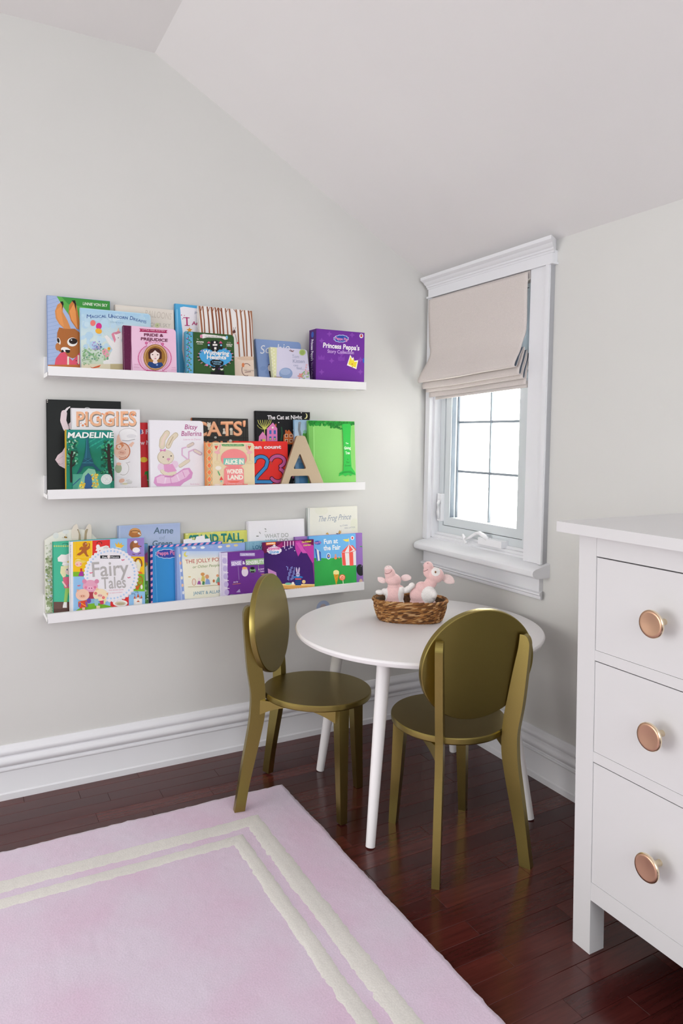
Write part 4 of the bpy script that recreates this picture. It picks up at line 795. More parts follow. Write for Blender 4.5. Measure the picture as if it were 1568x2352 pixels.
ART['chef'] = [BG('#48b894')]+dots('#c4cc70', [(138+i*20, 331) for i in range(10)], 8)+[L('#2c8468', 6, *arc(235, 318, 28, 12, 200, 340)), R('#6c5048', 120, 828, 720, 950), R('#5c423c', 120, 890, 720, 950),
    P('#eee9e4', (205, 500), (215, 472), (170, 468), (166, 435), (200, 405), (240, 408), (290, 388), (300, 500), (240, 510)), L('#d2ccc6', 4, (205, 475), (290, 468)), L('#d2ccc6', 3, (210, 500), (285, 496)), P('#e2c878', (250, 466), (285, 456), (290, 476), (255, 480)), P('#e3dfb0', (196, 510), (240, 505), (250, 540), (240, 600), (215, 612), (190, 570)), E('#e9cfc4', 268, 545, 36, 44), P('#e3dfb0', (215, 508), (285, 503), (250, 530), (225, 560)), E('#44607c', 252, 541, 7, 7), P('#dd6a84', (212, 610), (290, 600), (292, 705), (225, 705)), L('#e9cfc4', 14, (212, 650), (240, 690)), P('#9ccb66', (236, 705), (292, 705), (282, 820), (262, 740), (250, 830), (222, 830)), P('#efece8', (222, 830), (250, 830), (250, 880), (212, 880), (214, 860)), E('#8f8ab4', 272, 680, 12)]
def _fairy():
    o = [R('#e9e6e6', 265, 250, 303, 960), T('FIVE MINUTE', 283, 440, 285, 320, 9, '#222', .02)]
    cols = [303, 478, 636, 792, 962]; rows = [270, 432, 590, 740, 960]
    o += [R('#f0c018', 303, 255, 478, 440), R('#de3030', 478, 250, 640, 428), R('#92c0e6', 636, 245, 795, 426), R('#9a82c4', 790, 240, 965, 422), P('#f0c018', (303, 440), (480, 436), (480, 600), (303, 602)), R('#7ab82c', 303, 560, 440, 602), R('#92c0e6', 303, 602, 480, 960), R('#7ab82c', 790, 575, 985, 735), R('#f0c018', 790, 422, 985, 578), R('#de3030', 640, 740, 808, 960), R('#92c0e6', 806, 732, 985, 960), P('#7ab82c', (330, 905), (420, 850), (520, 838), (650, 868), (650, 960), (330, 960)), R('#aed0ee', 303, 602, 312, 930), L('#f6dc70', 3, (320, 285), (470, 280), (472, 425), (322, 432), (320, 285))]
    o += [E('#b0622a', 412, 318, 22, 24), P('#b0622a', (378, 335), (430, 340), (445, 325), (440, 300), (456, 308), (455, 350), (425, 372), (430, 400), (448, 425), (425, 425), (400, 390), (365, 415), (335, 412), (345, 398), (375, 380), (382, 362), (360, 370), (360, 350)), E('#efe6d8', 420, 310, 4), P('#efece8', (505, 370), (520, 345), (545, 340), (600, 325), (622, 330), (630, 350), (600, 372), (560, 360), (530, 378)), E('#efece8', 528, 338, 18, 22), L('#5a3020', 6, *arc(540, 305, 22, 14, 160, 380)), E('#d8d4d0', 600, 348, 24, 16), P('#e8b83c', (690, 335), (680, 300), (700, 318), (712, 292), (722, 316), (742, 298), (738, 320), (765, 322), (735, 350)), L('#efe6d0', 6, (690, 340), (735, 350)), E('#8a5a3a', 850, 330, 36, 46), P('#a8683a', (838, 330), (848, 282), (868, 306), (890, 296), (888, 318), (916, 332), (880, 350), (850, 350)), E('#f2eef0', 872, 366, 34, 24), E('#f2eef0', 866, 292, 16, 12), E('#221a18', 914, 332, 5), L('#5a2a28', 5, (838, 400), (860, 408)), L('#5a2a28', 5, (890, 402), (914, 392)), L('#4a2a20', 3, (862, 325), (862, 325))]
    o += [E('#eed484', 352, 480, 34, 36), P('#e8cc60', (310, 500), (330, 455), (380, 455), (430, 465), (400, 480), (330, 490)), E('#f2c4b4', 352, 490, 30, 24), E('#e88a8a', 340, 495, 8), E('#e88a8a', 374, 490, 8), P('#a8349a', (365, 560), (392, 555), (400, 598), (350, 598)), R('#c8342c', 368, 530, 385, 556), P('#e4e0c8', (862, 480), (890, 452), (916, 500), (900, 560), (868, 555)), L('#8a4a2c', 12, *arc(890, 490, 32, 50, 180, 380)), P('#e0702c', (870, 570), (890, 556), (920, 560), (928, 580)), E('#b8621c', 905, 640, 26, 46), E('#7ab82c', 905, 640, 18, 36), L('#b8621c', 5, (905, 596), (905, 685)), L('#b8621c', 5, (880, 640), (930, 640)), P('#c8621c', (862, 690), (905, 680), (890, 722), (870, 720)), E('#efe8dc', 920, 695, 10, 20)]
    o += [R('#efeae4', 850, 800, 925, 860), P('#c85a34', (848, 802), (858, 770), (868, 800)), P('#c85a34', (875, 790), (888, 752), (902, 788)), P('#c85a34', (908, 798), (918, 766), (928, 796)), R('#e8e0d8', 852, 800, 864, 860), R('#e8e0d8', 878, 788, 898, 830), L('#4a3a3c', 3, (860, 770), (858, 756), (828, 758)), L('#4a3a3c', 3, (888, 752), (886, 738), (860, 742)), P('#c85a34', (872, 830), (890, 815), (906, 828)), E('#efece6', 728, 840, 66, 30), E('#cfc4ac', 728, 842, 48, 18), E('#b8ac8c', 730, 846, 34, 10)]
    o += [scallop('#dfdbe0', 648, 590, 236, 232, 44, .05), scallop('#ebe8ec', 642, 585, 232, 228, 44, .05)]+dots('#b4cce8', [(644+214*math.cos(t), 586+212*math.sin(t)) for t in (2*math.pi*i/44 for i in range(44))], 9)
    o += [R('#1c1c20', 547, 414, 727, 441), T('Five', 566, 438, 606, 437, 17, '#eee', .02), E('#efe6e4', 624, 426, 14), T('Minute', 644, 437, 716, 435, 17, '#eee', .02), T('Fairy', 478, 604, 806, 584, 132, '#b4b0ae', .012), T('Tales', 562, 712, 780, 700, 104, '#b4b0ae', .012), T('With thirteen stories', 622, 730, 758, 722, 10, '#e0a0ac', .01), T('to read and share', 630, 754, 746, 746, 10, '#e0a0ac', .01)]
    for x, y in ((465, 570), (752, 455), (806, 612), (356, 684)): o += [E('#d86a84', x-7, y, 8, 5, 40), E('#d86a84', x+7, y-2, 8, 5, -40)]
    o += [E('#e3a4bc', 458, 690, 68, 58), E('#d88aa8', 405, 645, 20, 20), E('#d88aa8', 516, 645, 20, 20), E('#edb4c8', 458, 706, 32, 17), E('#a8507a', 448, 706, 5, 7), E('#a8507a', 470, 706, 5, 7), E('#e07a9a', 418, 700, 12), E('#e07a9a', 500, 698, 12), R('#a83a4c', 430, 740, 490, 800)]
    o += [E('#eec4ac', 388, 765, 62, 52), E('#e3ac92', 388, 778, 28, 15), E('#a8604c', 380, 777, 4, 6), E('#a8604c', 398, 776, 4, 6), P('#e3ac92', (335, 740), (338, 712), (362, 725)), P('#d84a2c', (350, 825), (430, 812), (435, 870), (372, 888), (350, 870)), L('#efc23c', 5, (360, 830), (420, 868)), L('#7a5aa8', 14, (368, 840), (362, 868)), L('#7a5aa8', 14, (420, 830), (428, 868)), E('#6a4aa0', 446, 818, 18, 22), R('#eec4ac', 385, 878, 410, 900)]
    o += [E('#f0dcb8', 548, 765, 66, 54), E('#e8b8b4', 545, 772, 24, 14), E('#a8604c', 537, 771, 4, 6), E('#a8604c', 554, 772, 4, 6), E('#e47a74', 506, 752, 14), E('#e47a74', 576, 790, 14), P('#e8c898', (508, 730), (512, 700), (540, 716)), P('#e8a07c', (600, 755), (620, 742), (616, 772)), P('#94c0cc', (488, 805), (530, 800), (528, 860), (500, 862)), P('#c83a5c', (540, 820), (575, 815), (580, 845), (550, 852)), L('#e8dc98', 14, (590, 805), (585, 840)), R('#f0dcb8', 512, 862, 545, 890)]
    return o
ART['fairy'] = _fairy()
ART['anne'] = [BG('#b3c4e2'), G('#a9bade', '#c2d0e8', 712, 130, 1275, 320), L('#d5def0', 3, (724, 140), (732, 840)), E('#cf8f52', 862, 212, 54, 46), E('#c07a40', 862, 224, 58, 26), E('#e0a464', 862, 190, 34, 22), L('#8a5a34', 7, *arc(862, 204, 40, 14, 190, 350)), E('#f0e6d0', 896, 214, 9), E('#f0e6d0', 908, 224, 7), T('Anne', 1028, 216, 1204, 214, 56, '#5a7488', .012, .12), T('of', 1078, 268, 1132, 268, 34, '#9fb0cc', .0, .15), T('Green', 1016, 330, 1195, 326, 52, '#5a7488', .012, .12), T('Gables', 1010, 400, 1205, 392, 52, '#5a7488', .012, .12)]
ART['paint'] = [G('#6aa6d4', '#5c2a5c', 795, 300, 990, 420), P('#8a3470', (940, 420), (990, 380), (990, 500), (955, 480)), P('#b8783a', (958, 470), (990, 480), (990, 860), (985, 600)), P('#c8d0d8', (955, 520), (975, 500), (985, 640), (960, 650)), R('#4f8a3c', 800, 640, 980, 880)]+spray(['#3f7a34', '#79ac68', '#c8d8c8', '#5c9a4c'], 950, 985, 640, 860, 30, 6, 14, 41)
ART['stripe'] = [BG('#3b96d8')]+[P('#f0a4c8' if i % 2 else '#2a6ab4', (995+i*27, 326-i*1.7), (1022+i*27, 324-i*1.7), (1006+i*27, 348-i*1.7), (979+i*27, 350-i*1.7)) for i in range(26)]+[P('#f0a4c8' if i % 2 else '#2a3c94', (996, 330+i*26), (1020, 322+i*26), (1021, 348+i*26), (997, 356+i*26)) for i in range(22)]+[L('#66b8ec', 5, (1040, 360), (1062, 840)), scallop('#c8d4f0', 1148, 399, 96, 40, 12, .1), scallop('#3a4ea8', 1148, 399, 89, 34, 12, .1), T('Peppa Pig', 1062, 412, 1226, 400, 34, '#e58ab8', .035)]
ART['letters'] = [BG('#90a8dc'), G('#b8cdea', '#eeebd8', 1285, 374, 1830, 470), P('#efecd8', (1285, 450), (1825, 412), (1835, 760), (1310, 805)), L('#b4c4e8', 8, (1256, 345), (1282, 830)), L('#7890cc', 3, (1270, 345), (1296, 830))]+[E(c, x, y, 20, 11, -4) for c, x, y in (('#e9dcc4', 1314, 350), ('#e8e6ea', 1390, 343), ('#efeeee', 1470, 342), ('#9fb0dc', 1550, 336), ('#efe6dc', 1627, 336), ('#d8c890', 1770, 322), ('#e6d6b4', 1700, 328))]+[E(c, 1264+i*6.2, 415+i*66, 9, 15) for i, c in enumerate(('#efe2c4', '#eeb49a', '#e4e6ee', '#efe8cc', '#eec4a0', '#e2e4ea'))]+[E('#e3d860', 1322, 402, 20, 24, 30), E('#c8d8ea', 1332, 396, 15, 20, 30),
    T('THE JOLLY POSTMAN', 1316, 486, 1770, 452, 34, '#b8403c', .02), T('or Other People\'s Letters', 1380, 528, 1760, 498, 24, '#98a874', .006, .2), T('JANET & ALLAN AHLBERG', 1386, 764, 1800, 734, 28, '#6f9cb0', .01), L('#c9bf9c', 7, (1340, 694), (1440, 690), (1560, 680), (1700, 672)), E('#d8b870', 1352, 604, 13, 5), E('#e9dccf', 1392, 650, 17, 30), L('#d08a5c', 4, *arc(1392, 650, 17, 30, 0, 360)), P('#a05aa0', (1420, 670), (1430, 640), (1448, 640), (1455, 672)), E('#efe0d4', 1438, 626, 14, 14), P('#d8c46c', (1455, 640), (1465, 590), (1490, 600), (1488, 650)), E('#d89a5c', 1470, 580, 18, 15), P('#4c8a5c', (1464, 672), (1470, 640), (1490, 650), (1485, 676)), P('#8fa8d4', (1490, 670), (1505, 615), (1530, 630), (1540, 670)), E('#dca074', 1510, 602, 17, 19), P('#7fb09c', (1590, 640), (1610, 600), (1640, 640), (1640, 665), (1590, 660)), E('#dca074', 1604, 592, 12), P('#d86a5c', (1600, 650), (1640, 652), (1634, 682), (1606, 676)), E('#c87a4c', 1570, 640, 10, 14)]
ART['yellow'] = [BG('#dddd72')]+spray(['#e6e68c', '#d0d05c', '#ecebb0'], -130, 430, 270, 420, 60, 6, 16, 51)+[T('STAND TALL,', -100, 384, 392, 358, 72, '#1d7a72', .035), T('STAND TALL,', -98, 382, 390, 356, 72, '#2a8a80', .01)]
ART['white'] = [BG('#f2f0f3'), L('#d4d2d8', 3, (434, 190), (452, 820)), T('WHAT DO', 580, 336, 794, 324, 36, '#a8aaa4', .006), T('YOU DO', 586, 384, 792, 372, 36, '#a8aaa4', .006), E('#8a8c88', 514, 318, 13, 5), E('#a0a29e', 536, 288, 4, 12, -30), E('#9a9c98', 586, 254, 9, 5, 30), E('#9a9c98', 588, 276, 8, 3, -10)]
ART['love'] = [BG('#92c2d8')]+[L('#7fb2ca', 3, (420+i*22, 370), (424+i*22, 840)) for i in range(12)]+[L('#5f9ab8', 4, (474, 380), (476, 395)), L('#5f9ab8', 4, (545, 376), (547, 392)), T('LOVE YOU', 472, 436, 680, 424, 32, '#2f6c98', .015)]
ART['sense'] = [R('#dad2ea', 175, 430, 243, 900)]+[E('#c0b2dc', 217+i*5, 540+i*70, 21, 26) for i in range(6)]+[L('#f0ecf6', 6, (198+i*5, 500+i*70), (238+i*5, 506+i*70)) for i in range(6)]+[R('#b4a4d0', 355, 470, 490, 498), T('Little Miss Austen', 370, 496, 484, 484, 15, '#f4f0fa', .01, .15), P('#9a7cc0', (272, 540), (374, 532), (376, 582), (276, 590)), T('SENSE', 280, 582, 366, 574, 32, '#f6f2fa', .025), T('&', 380, 572, 402, 570, 30, '#f6f2fa', .025), P('#94b884', (404, 530), (586, 515), (588, 570), (408, 580)), T('SENSIBILITY', 412, 574, 574, 560, 32, '#f6f2fa', .02), L('#b09ccc', 3, (338, 590), (348, 708)), L('#94b884', 3, (520, 572), (528, 640)), E('#e6d8e8', 400, 640, 30, 40), E('#e9b888', 398, 606, 24, 11), E('#e9b05c', 396, 600, 14, 7), E('#7aa478', 470, 625, 28, 22), E('#17171a', 468, 606, 20, 12), R('#2a2a30', 452, 630, 486, 644), T('by Jennifer', 520, 622, 590, 614, 14, '#f0e8f4', .01, .2), T('Adams', 535, 642, 585, 636, 14, '#f0e8f4', .01, .2), L('#e0904c', 5, (548, 660), (585, 656)), T('Art by', 296, 738, 338, 730, 14, '#f0e8f4', .01, .2), L('#e0904c', 4, (290, 748), (360, 742)), P('#b4a4d0', (320, 820), (352, 790), (360, 820)), R('#8ab884', 268, 840, 318, 900)]
ART['show'] = [BG('#3c1a66'), P('#a02470', (555, 370), (1040, 340), (1040, 380), (800, 400), (560, 470)), P('#6e1048', (560, 360), (740, 352), (700, 400), (590, 470), (560, 470)), R('#6e1048', 880, 340, 1040, 400), P('#b8389c', (830, 370), (900, 352), (1040, 400), (1060, 720), (1025, 730), (1010, 560), (930, 420), (880, 500)), P('#cf54b0', (860, 380), (890, 372), (960, 470), (920, 470)), P('#8a2a84', (1010, 560), (1050, 540), (1060, 720), (1025, 730))]+[L('#e8e0f0' if i % 2 else '#2a1250', 6, (745+i*13, 366), (745+i*13, 400+((i*29) % 40))) for i in range(9)]+dots('#f0ecf8', [(745+i*26, 412+((i*29) % 40)) for i in range(5)], 5)+[
    P('#ef8a2c', (588, 372), (676, 366), (678, 392), (590, 400)), T('nickelodeon', 596, 392, 670, 386, 13, '#fbf4ec', .03), scallop('#f0e8f2', 664, 446, 62, 34, 12, .1), T('Shimmer', 608, 446, 722, 436, 30, '#d8489a', .03), T('Shine', 622, 476, 706, 468, 28, '#4a9ed0', .03), star('#f0e8f2', 664, 402, 16, 4), star('#f0e8f2', 720, 444, 14, 4),
    T('Over 30 Stickers!', 914, 380, 998, 370, 16, '#e9e454', .03), T('& Book Stand', 928, 408, 992, 402, 15, '#d8dc5c', .03)]+dots('#9fb0f0', [(775+((i*37) % 130)-((i*17) % 60), 590+((i*53) % 120)) for i in range(46)], 4)+[
    R('#e0a858', 600, 742, 1065, 790), R('#f0cf8c', 620, 742, 1060, 756), P('#c88ac8', (605, 606), (680, 640), (690, 690), (640, 700), (612, 690)), P('#8a5a58', (612, 706), (660, 700), (668, 776), (630, 780)), P('#e8b4d0', (664, 704), (705, 698), (740, 760), (676, 776)), L('#f6e0ec', 6, (680, 712), (694, 770)), L('#f6e0ec', 6, (705, 708), (722, 762)), E('#7ac0a8', 790, 742, 30, 10), E('#f0ece8', 832, 738, 12), E('#e8c88c', 930, 724, 16),
    E('#2c74bc', 878, 684, 44, 13), R('#1c3f7a', 852, 690, 906, 756), R('#d8545c', 852, 694, 906, 706), E('#b8b4d8', 876, 660, 18, 20), E('#b8b4d8', 866, 622, 7, 28, -8), E('#b8b4d8', 886, 622, 7, 28, 8), E('#e6c0dc', 866, 624, 3, 20, -8), E('#e6c0dc', 886, 624, 3, 20, 8), E('#3a3450', 869, 660, 4), E('#3a3450', 884, 660, 4), R('#3a1658', 590, 786, 1070, 850), T('An Animated Magic Show!', 664, 820, 1050, 790, 26, '#f2eedc', .03)]
ART['frog'] = [BG('#ebeade'), R('#c9cfcb', 955, 40, 984, 790), L('#f4f4f0', 7, (972, 60), (986, 780)), E('#e8e8d8', 1090, 90, 60, 40), E('#e7e8d5', 1390, 220, 40, 60), E('#e8e8d9', 1060, 290, 40, 20), T('The Frog Prince', 1056, 190, 1352, 166, 50, '#9aa4ae', .006, .35), T('by STARK', 1258, 232, 1328, 226, 13, '#a8acb0', .01), T('NEAL LAYTON', 1298, 252, 1392, 244, 13, '#a8acb0', .01), P('#c8a05c', (1128, 302), (1134, 290), (1146, 284), (1158, 304)), P('#c8a05c', (1240, 290), (1252, 262), (1258, 275), (1270, 262), (1262, 284), (1274, 276), (1258, 298)), L('#3a3a3c', 7, (1225, 295), (1256, 300))]
ART['violet'] = [BG('#9a72bd'), G('#b48ace', '#9a72bd', 848, 300, 990, 380), E('#2c2c30', 1440, 620, 36, 52, -10), E('#3f8f54', 1446, 410, 12, 5), L('#b48ace', 4, (1446, 590), (1460, 560)), E('#e6c4b0', 1444, 720, 16, 22)]
def _fair():
    o = [BG('#6cb0e4'), P('#2f9e48', (960, 520), (1060, 512), (1150, 518), (1250, 508), (1320, 512), (1420, 500), (1420, 800), (960, 800)), T('Fun at', 1112, 388, 1238, 380, 44, '#f2f4f6', .03), T('the Fair', 1108, 446, 1262, 436, 44, '#f2f4f6', .03), E('#f2eef0', 1368, 335, 16, 18), E('#c8323c', 1368, 335, 8, 10), scallop('#3f5cb8', 1055, 378, 30, 17, 10, .1), T('Peppa Pig', 1026, 388, 1084, 380, 18, '#d888b4', .03)]
    o += [P('#f4f2f0', (1270, 470), (1338, 392), (1408, 440), (1420, 575), (1278, 580)), P('#e4564c', (1270, 458), (1338, 392), (1300, 462)), P('#e4564c', (1338, 392), (1374, 440), (1338, 464)), P('#e4564c', (1372, 400), (1408, 436), (1408, 448), (1352, 400)), P('#e4564c', (1272, 468), (1300, 466), (1310, 580), (1280, 578)), P('#e4564c', (1338, 464), (1374, 460), (1378, 580), (1344, 582)), L('#c8403c', 4, (1270, 466), (1340, 466), (1408, 446)), L('#e8e4dc', 4, (1336, 335), (1338, 392)), P('#efdc5c', (1280, 350), (1334, 343), (1334, 366), (1310, 368))]
    o += [P('#f2f2f4', (1030, 425), (1085, 460), (1086, 535), (1045, 542)), P('#2f62b4', (1028, 425), (1044, 436), (1058, 540), (1046, 542)), P('#2f62b4', (1064, 448), (1084, 460), (1086, 534), (1074, 538)), E('#f2f2f4', 1152, 498, 19, 28), E('#3f5cb0', 1152, 498, 14, 21), E('#f0b83c', 1154, 496, 6, 9), E('#e6845c', 1216, 512, 13, 14), E('#e9a07c', 1216, 488, 9, 9), E('#e9a07c', 1248, 508, 7, 8), P('#d89a2c', (1198, 655), (1246, 655), (1222, 760)), L('#b87a1c', 3, (1206, 680), (1236, 665)), L('#b87a1c', 3, (1212, 710), (1236, 690)), E('#efe49c', 1221, 640, 26, 20), P('#efe49c', (1196, 640), (1246, 640), (1246, 658), (1196, 658)), E('#e9662c', 1276, 686, 28), E('#f6e6dc', 1276, 686, 20), L('#e9662c', 5, *[(1276+r*math.cos(r*.9), 686+r*math.sin(r*.9)) for r in range(3, 18)]), L('#f0e6e0', 6, (1282, 714), (1286, 760))]
    return o
ART['fair'] = _fair()

# ---- lettering meshes (built-in vector font), all converted in one go
_texts = sorted({(op[2], op[8]) for a in ART.values() for op in a if op[0] == 'T'}|{('H', b) for b in {op[8] for a in ART.values() for op in a if op[0] == 'T'}})
_tobs = []
for s, b in _texts:
    cu = bpy.data.curves.new('lettering', 'FONT'); cu.body = s; cu.fill_mode = 'FRONT'; cu.resolution_u = 3; cu.offset = b
    ob = bpy.data.objects.new('lettering', cu); COL.objects.link(ob); _tobs.append(ob)
bpy.context.view_layer.update()
_dg = bpy.context.evaluated_depsgraph_get(); GLY = {}
for (s, b), ob in zip(_texts, _tobs):
    me = ob.evaluated_get(_dg).to_mesh()
    v = np.empty(len(me.vertices)*3); me.vertices.foreach_get('co', v); v = v.reshape(-1, 3)[:, :2]
    GLY[(s, b)] = (v.copy(), [tuple(p.vertices) for p in me.polygons])
    ob.evaluated_get(_dg).to_mesh_clear()
for ob in _tobs:
    cu = ob.data; bpy.data.objects.remove(ob); bpy.data.curves.remove(cu)
CAPH = {b: GLY[('H', b)][0][:, 1].max()-GLY[('H', b)][0][:, 1].min() for s, b in _texts}

def homography(q):
    src = q; dst = [(0, 1), (1, 1), (1, 0), (0, 0)]; A = []; y = []
    for (a, b), (u, v) in zip(src, dst):
        A += [[a, b, 1, 0, 0, 0, -u*a, -u*b], [0, 0, 0, a, b, 1, -v*a, -v*b]]; y += [u, v]
    h = np.append(np.linalg.solve(np.array(A, float), np.array(y, float)), 1).reshape(3, 3)
    def f(p):
        p = np.asarray(p, float); w = np.c_[p, np.ones(len(p))]@h.T
        return w[:, :2]/w[:, 2:]
    return f

INK = 1.0
def ink_mesh(name, ops, q, w, h, inside, parent, arch=None):
    f = homography(q); V = []; Fc = []; C = []; lay = [0]
    def add(pts, faces, cols):
        lay[0] += 1; base = len(V); uv = np.clip(f(pts), .004, .996)
        for a, b in uv:
            x, z = a*w, b*h
            x, z = inside(x, z)
            V.append((x, -.0003-lay[0]*.000009, z))
        for fc in faces:
            Fc.append([base+i for i in fc]); C.append([cols[i] if isinstance(cols, list) else cols for i in fc])
    for op in ops:
        k = op[0]
        if k == 'BG':
            c = rgb(op[1], INK); n = 8
            x0, x1, z0, z1 = .003, w-.003, .003, h-.003
            lay[0] += 1; base = len(V)
            pts = [(x0, z0), (x1, z0), (x1, z1), (x0, z1)]
            if arch: pts = arch
            for p in pts:
                p = inside(*p); V.append((p[0], -.0003-lay[0]*.000009, p[1]))
            Fc.append(list(range(base, base+len(pts)))); C.append([c]*len(pts))
        elif k == 'P':
            add(op[2], [list(range(len(op[2])))], rgb(op[1], INK))
        elif k == 'G':
            _, c0, c1, x0, y0, x1, y1 = op
            a, b = rgb(c0, INK), rgb(c1, INK); add([(x0, y0), (x1, y0), (x1, y1), (x0, y1)], [[0, 1, 2, 3]], [a, a, b, b])
        elif k == 'L':
            _, c, wd, p = op; c = rgb(c, INK); pts = []; fcs = []
            for i in range(len(p)-1):
                a, b = np.array(p[i], float), np.array(p[i+1], float); d = b-a; l = np.hypot(*d)
                if l < 1e-6: continue
                nrm = np.array((-d[1], d[0]))/l*wd/2; m = len(pts)
                pts += [a+nrm, b+nrm, b-nrm, a-nrm]; fcs.append([m, m+1, m+2, m+3])
            if wd > 3.5:
                for a in p:
                    m = len(pts); pts += [(a[0]+wd/2*math.cos(t), a[1]+wd/2*math.sin(t)) for t in (2*math.pi*i/8 for i in range(8))]; fcs.append(list(range(m, m+8)))
            for fc in fcs: add([pts[i] for i in fc], [list(range(len(fc)))], c)
        elif k == 'T':
            _, c, s, x0, y0, x1, y1, hh, b, sl = op
            g, fcs = GLY[(s, b)]; cap = CAPH[b]
            u0, u1 = g[:, 0].min(), g[:, 0].max(); u = (g[:, 0]-u0)/(u1-u0); v = g[:, 1]/cap
            e = np.array((x1-x0, y1-y0), float); L_ = np.hypot(*e); up = np.array((e[1], -e[0]))/L_*hh; rt = e/L_*hh
            pts = np.array((x0, y0))+u[:, None]*e+v[:, None]*up+(v*sl)[:, None]*rt
            add(pts, fcs, rgb(c, INK))
    me = bpy.data.meshes.new(name); me.from_pydata(V, [], Fc)
    ca = me.color_attributes.new('Col', 'FLOAT_COLOR', 'CORNER')
    ca.data.foreach_set('color', np.array([x for f_ in C for x in f_], dtype=np.float32).ravel())
    # every face looks out of the cover
    bm = bmesh.new(); bm.from_mesh(me)
    fl = [f_ for f_ in bm.faces if f_.normal.y > 0]
    bmesh.ops.reverse_faces(bm, faces=fl); bm.to_mesh(me); bm.free()
    return link(name, me, M_print, parent)

_cm = {}
def cover_mat(c):
    if c not in _cm: _cm[c] = mat('cover_card_'+c.lstrip('#'), rgb(c), .5, bump=.03, bscale=300, spec=.22)
    return _cm[c]
LEDFLOOR = {1: 1.350+.0127, 2: .9655+.0127, 3: .577+.0127}
for nm, (s, x0, w, h, base, k, t, q) in BOOKS.items():
    label, cc, sc, rnd = INFO[nm]
    th = math.atan(k); zf = LEDFLOOR[s]+t*math.sin(th)
    zf_used = {1: 1.364, 2: .979, 3: .593}[s]
    h2 = h+(zf_used-zf)/math.cos(th)
    b = tag(empty(NAMES.get(nm, 'picture_book'), (x0, WY-base, zf)), label, 'book', GROUPS[s])
    b.rotation_euler = (-th, 0, 0)
    bt = .0016 if t < .05 else .002
    rr = .012 if rnd else 0
    def outline(w=w, h=h2, rr=rr, inset=0, nm=nm):
        a, z0, z1 = inset, inset, h-inset
        if nm == 'bunny':
            pts = [(0+inset, inset), (w-inset, inset)]
            for i in range(25):
                u = i/24; x = w-inset-(w-2*inset)*u
                v = 1-.115*(abs(2*(1-u)-1.12)/1.12)**2.2 if (1-u) < .56 else 1-.19*((1-u-.56)/.44)**2.6
                pts.append((x, (h-inset)*v))
            return pts
        if not rr: return [(a, z0), (w-a, z0), (w-a, z1), (a, z1)]
        pts = [(a, z0)]
        pts += [(w-a-rr+rr*math.cos(u), z0+rr+rr*math.sin(u)) for u in (math.radians(-90+i*15) for i in range(7))]
        pts += [(w-a-rr+rr*math.cos(u), z1-rr+rr*math.sin(u)) for u in (math.radians(i*15) for i in range(7))]
        pts += [(a, z1)]
        return pts
    if nm == 'box':
        bm = boxbm(0, w, 0, t, 0, h2); obj('slip_case', bm, cover_mat(cc), b, bevel=.0012, seg=1)
        sp = obj('spine', boxbm(-.0006, .0, .001, t-.001, .001, h2-.001), cover_mat(sc), b); sp['label'] = 'dark purple spine side with white lettering'
        obj('pages', boxbm(w, w+.0005, .004, t-.004, .006, h2-.006), M_page, b)
    else:
        bm = bmesh.new()
        prism(bm, outline(), lambda p: (p[0], 0, p[1]), lambda p: (p[0], bt, p[1]))
        obj('front_cover', bm, cover_mat(cc), b)
        bm = bmesh.new()
        prism(bm, outline(), lambda p: (p[0], t-bt, p[1]), lambda p: (p[0], t, p[1]))
        obj('back_cover', bm, cover_mat(cc), b)
        hs = h2 if nm != 'bunny' else h2*.87
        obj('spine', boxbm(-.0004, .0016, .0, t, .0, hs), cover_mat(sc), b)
        bm = bmesh.new(); ins = .001 if rnd else .003
        o2 = [(max(x, .0017), z) for x, z in outline(inset=ins)]
        prism(bm, o2, lambda p: (p[0], bt+.0001, p[1]), lambda p: (p[0], t-bt-.0001, p[1]))
        obj('pages', bm, M_page, b)
    def inside(x, z, w=w, h=h2, rr=rr, nm=nm):
        x = min(max(x, .0008), w-.0008); z = min(max(z, .0008), h-.0008)
        if rr:
            for cz, sg in ((h-rr, 1), (rr, -1)):
                if x > w-rr and (z-cz)*sg > 0:
                    dx, dz = x-(w-rr), z-cz; d = math.hypot(dx, dz)
                    if d > rr-.0008: x = w-rr+dx/d*(rr-.0008); z = cz+dz/d*(rr-.0008)
        return x, z
    arch = outline(inset=.001) if nm == 'bunny' else None
    ink_mesh('cover_print', ART[nm], q, w, h2, inside, b, arch)
    if nm == 'bunny':      # the two die-cut ears stand up in front of the board
        f = homography(q)
        for pts in ([(300, 290), (288, 240), (292, 190), (308, 150), (330, 132), (344, 138), (352, 170), (368, 220), (376, 270), (374, 295)], [(396, 290), (402, 240), (412, 185), (430, 150), (448, 130), (466, 140), (472, 190), (470, 240), (468, 290)]):
            bm = bmesh.new(); uv = f(pts); o3 = [(a*w, c*h2) for a, c in uv]
            prism(bm, o3, lambda p: (p[0], -.0042, p[1]), lambda p: (p[0], -.0022, p[1]))
            ear = obj('rabbit_ear', bm, cover_mat('#e2d8c8'), b, bevel=.0004, seg=1)
            dark = [(340, 145), (352, 165), (372, 230), (374, 290), (352, 290), (356, 220), (344, 180)] if pts[0][0] < 350 else [(446, 136), (430, 152), (412, 190), (400, 290), (425, 285), (428, 220), (440, 170)]
            tip = [(340, 150), (348, 160), (346, 190), (340, 175)] if pts[0][0] < 350 else [(440, 140), (424, 165), (418, 180), (434, 165)]
            pr = ink_mesh('ear_print', [P('#a89878', *dark), P('#2e2822', *tip)], q, w, h2, lambda x, z: (x, z), ear)
            pr.location = (0, -.0040, 0)
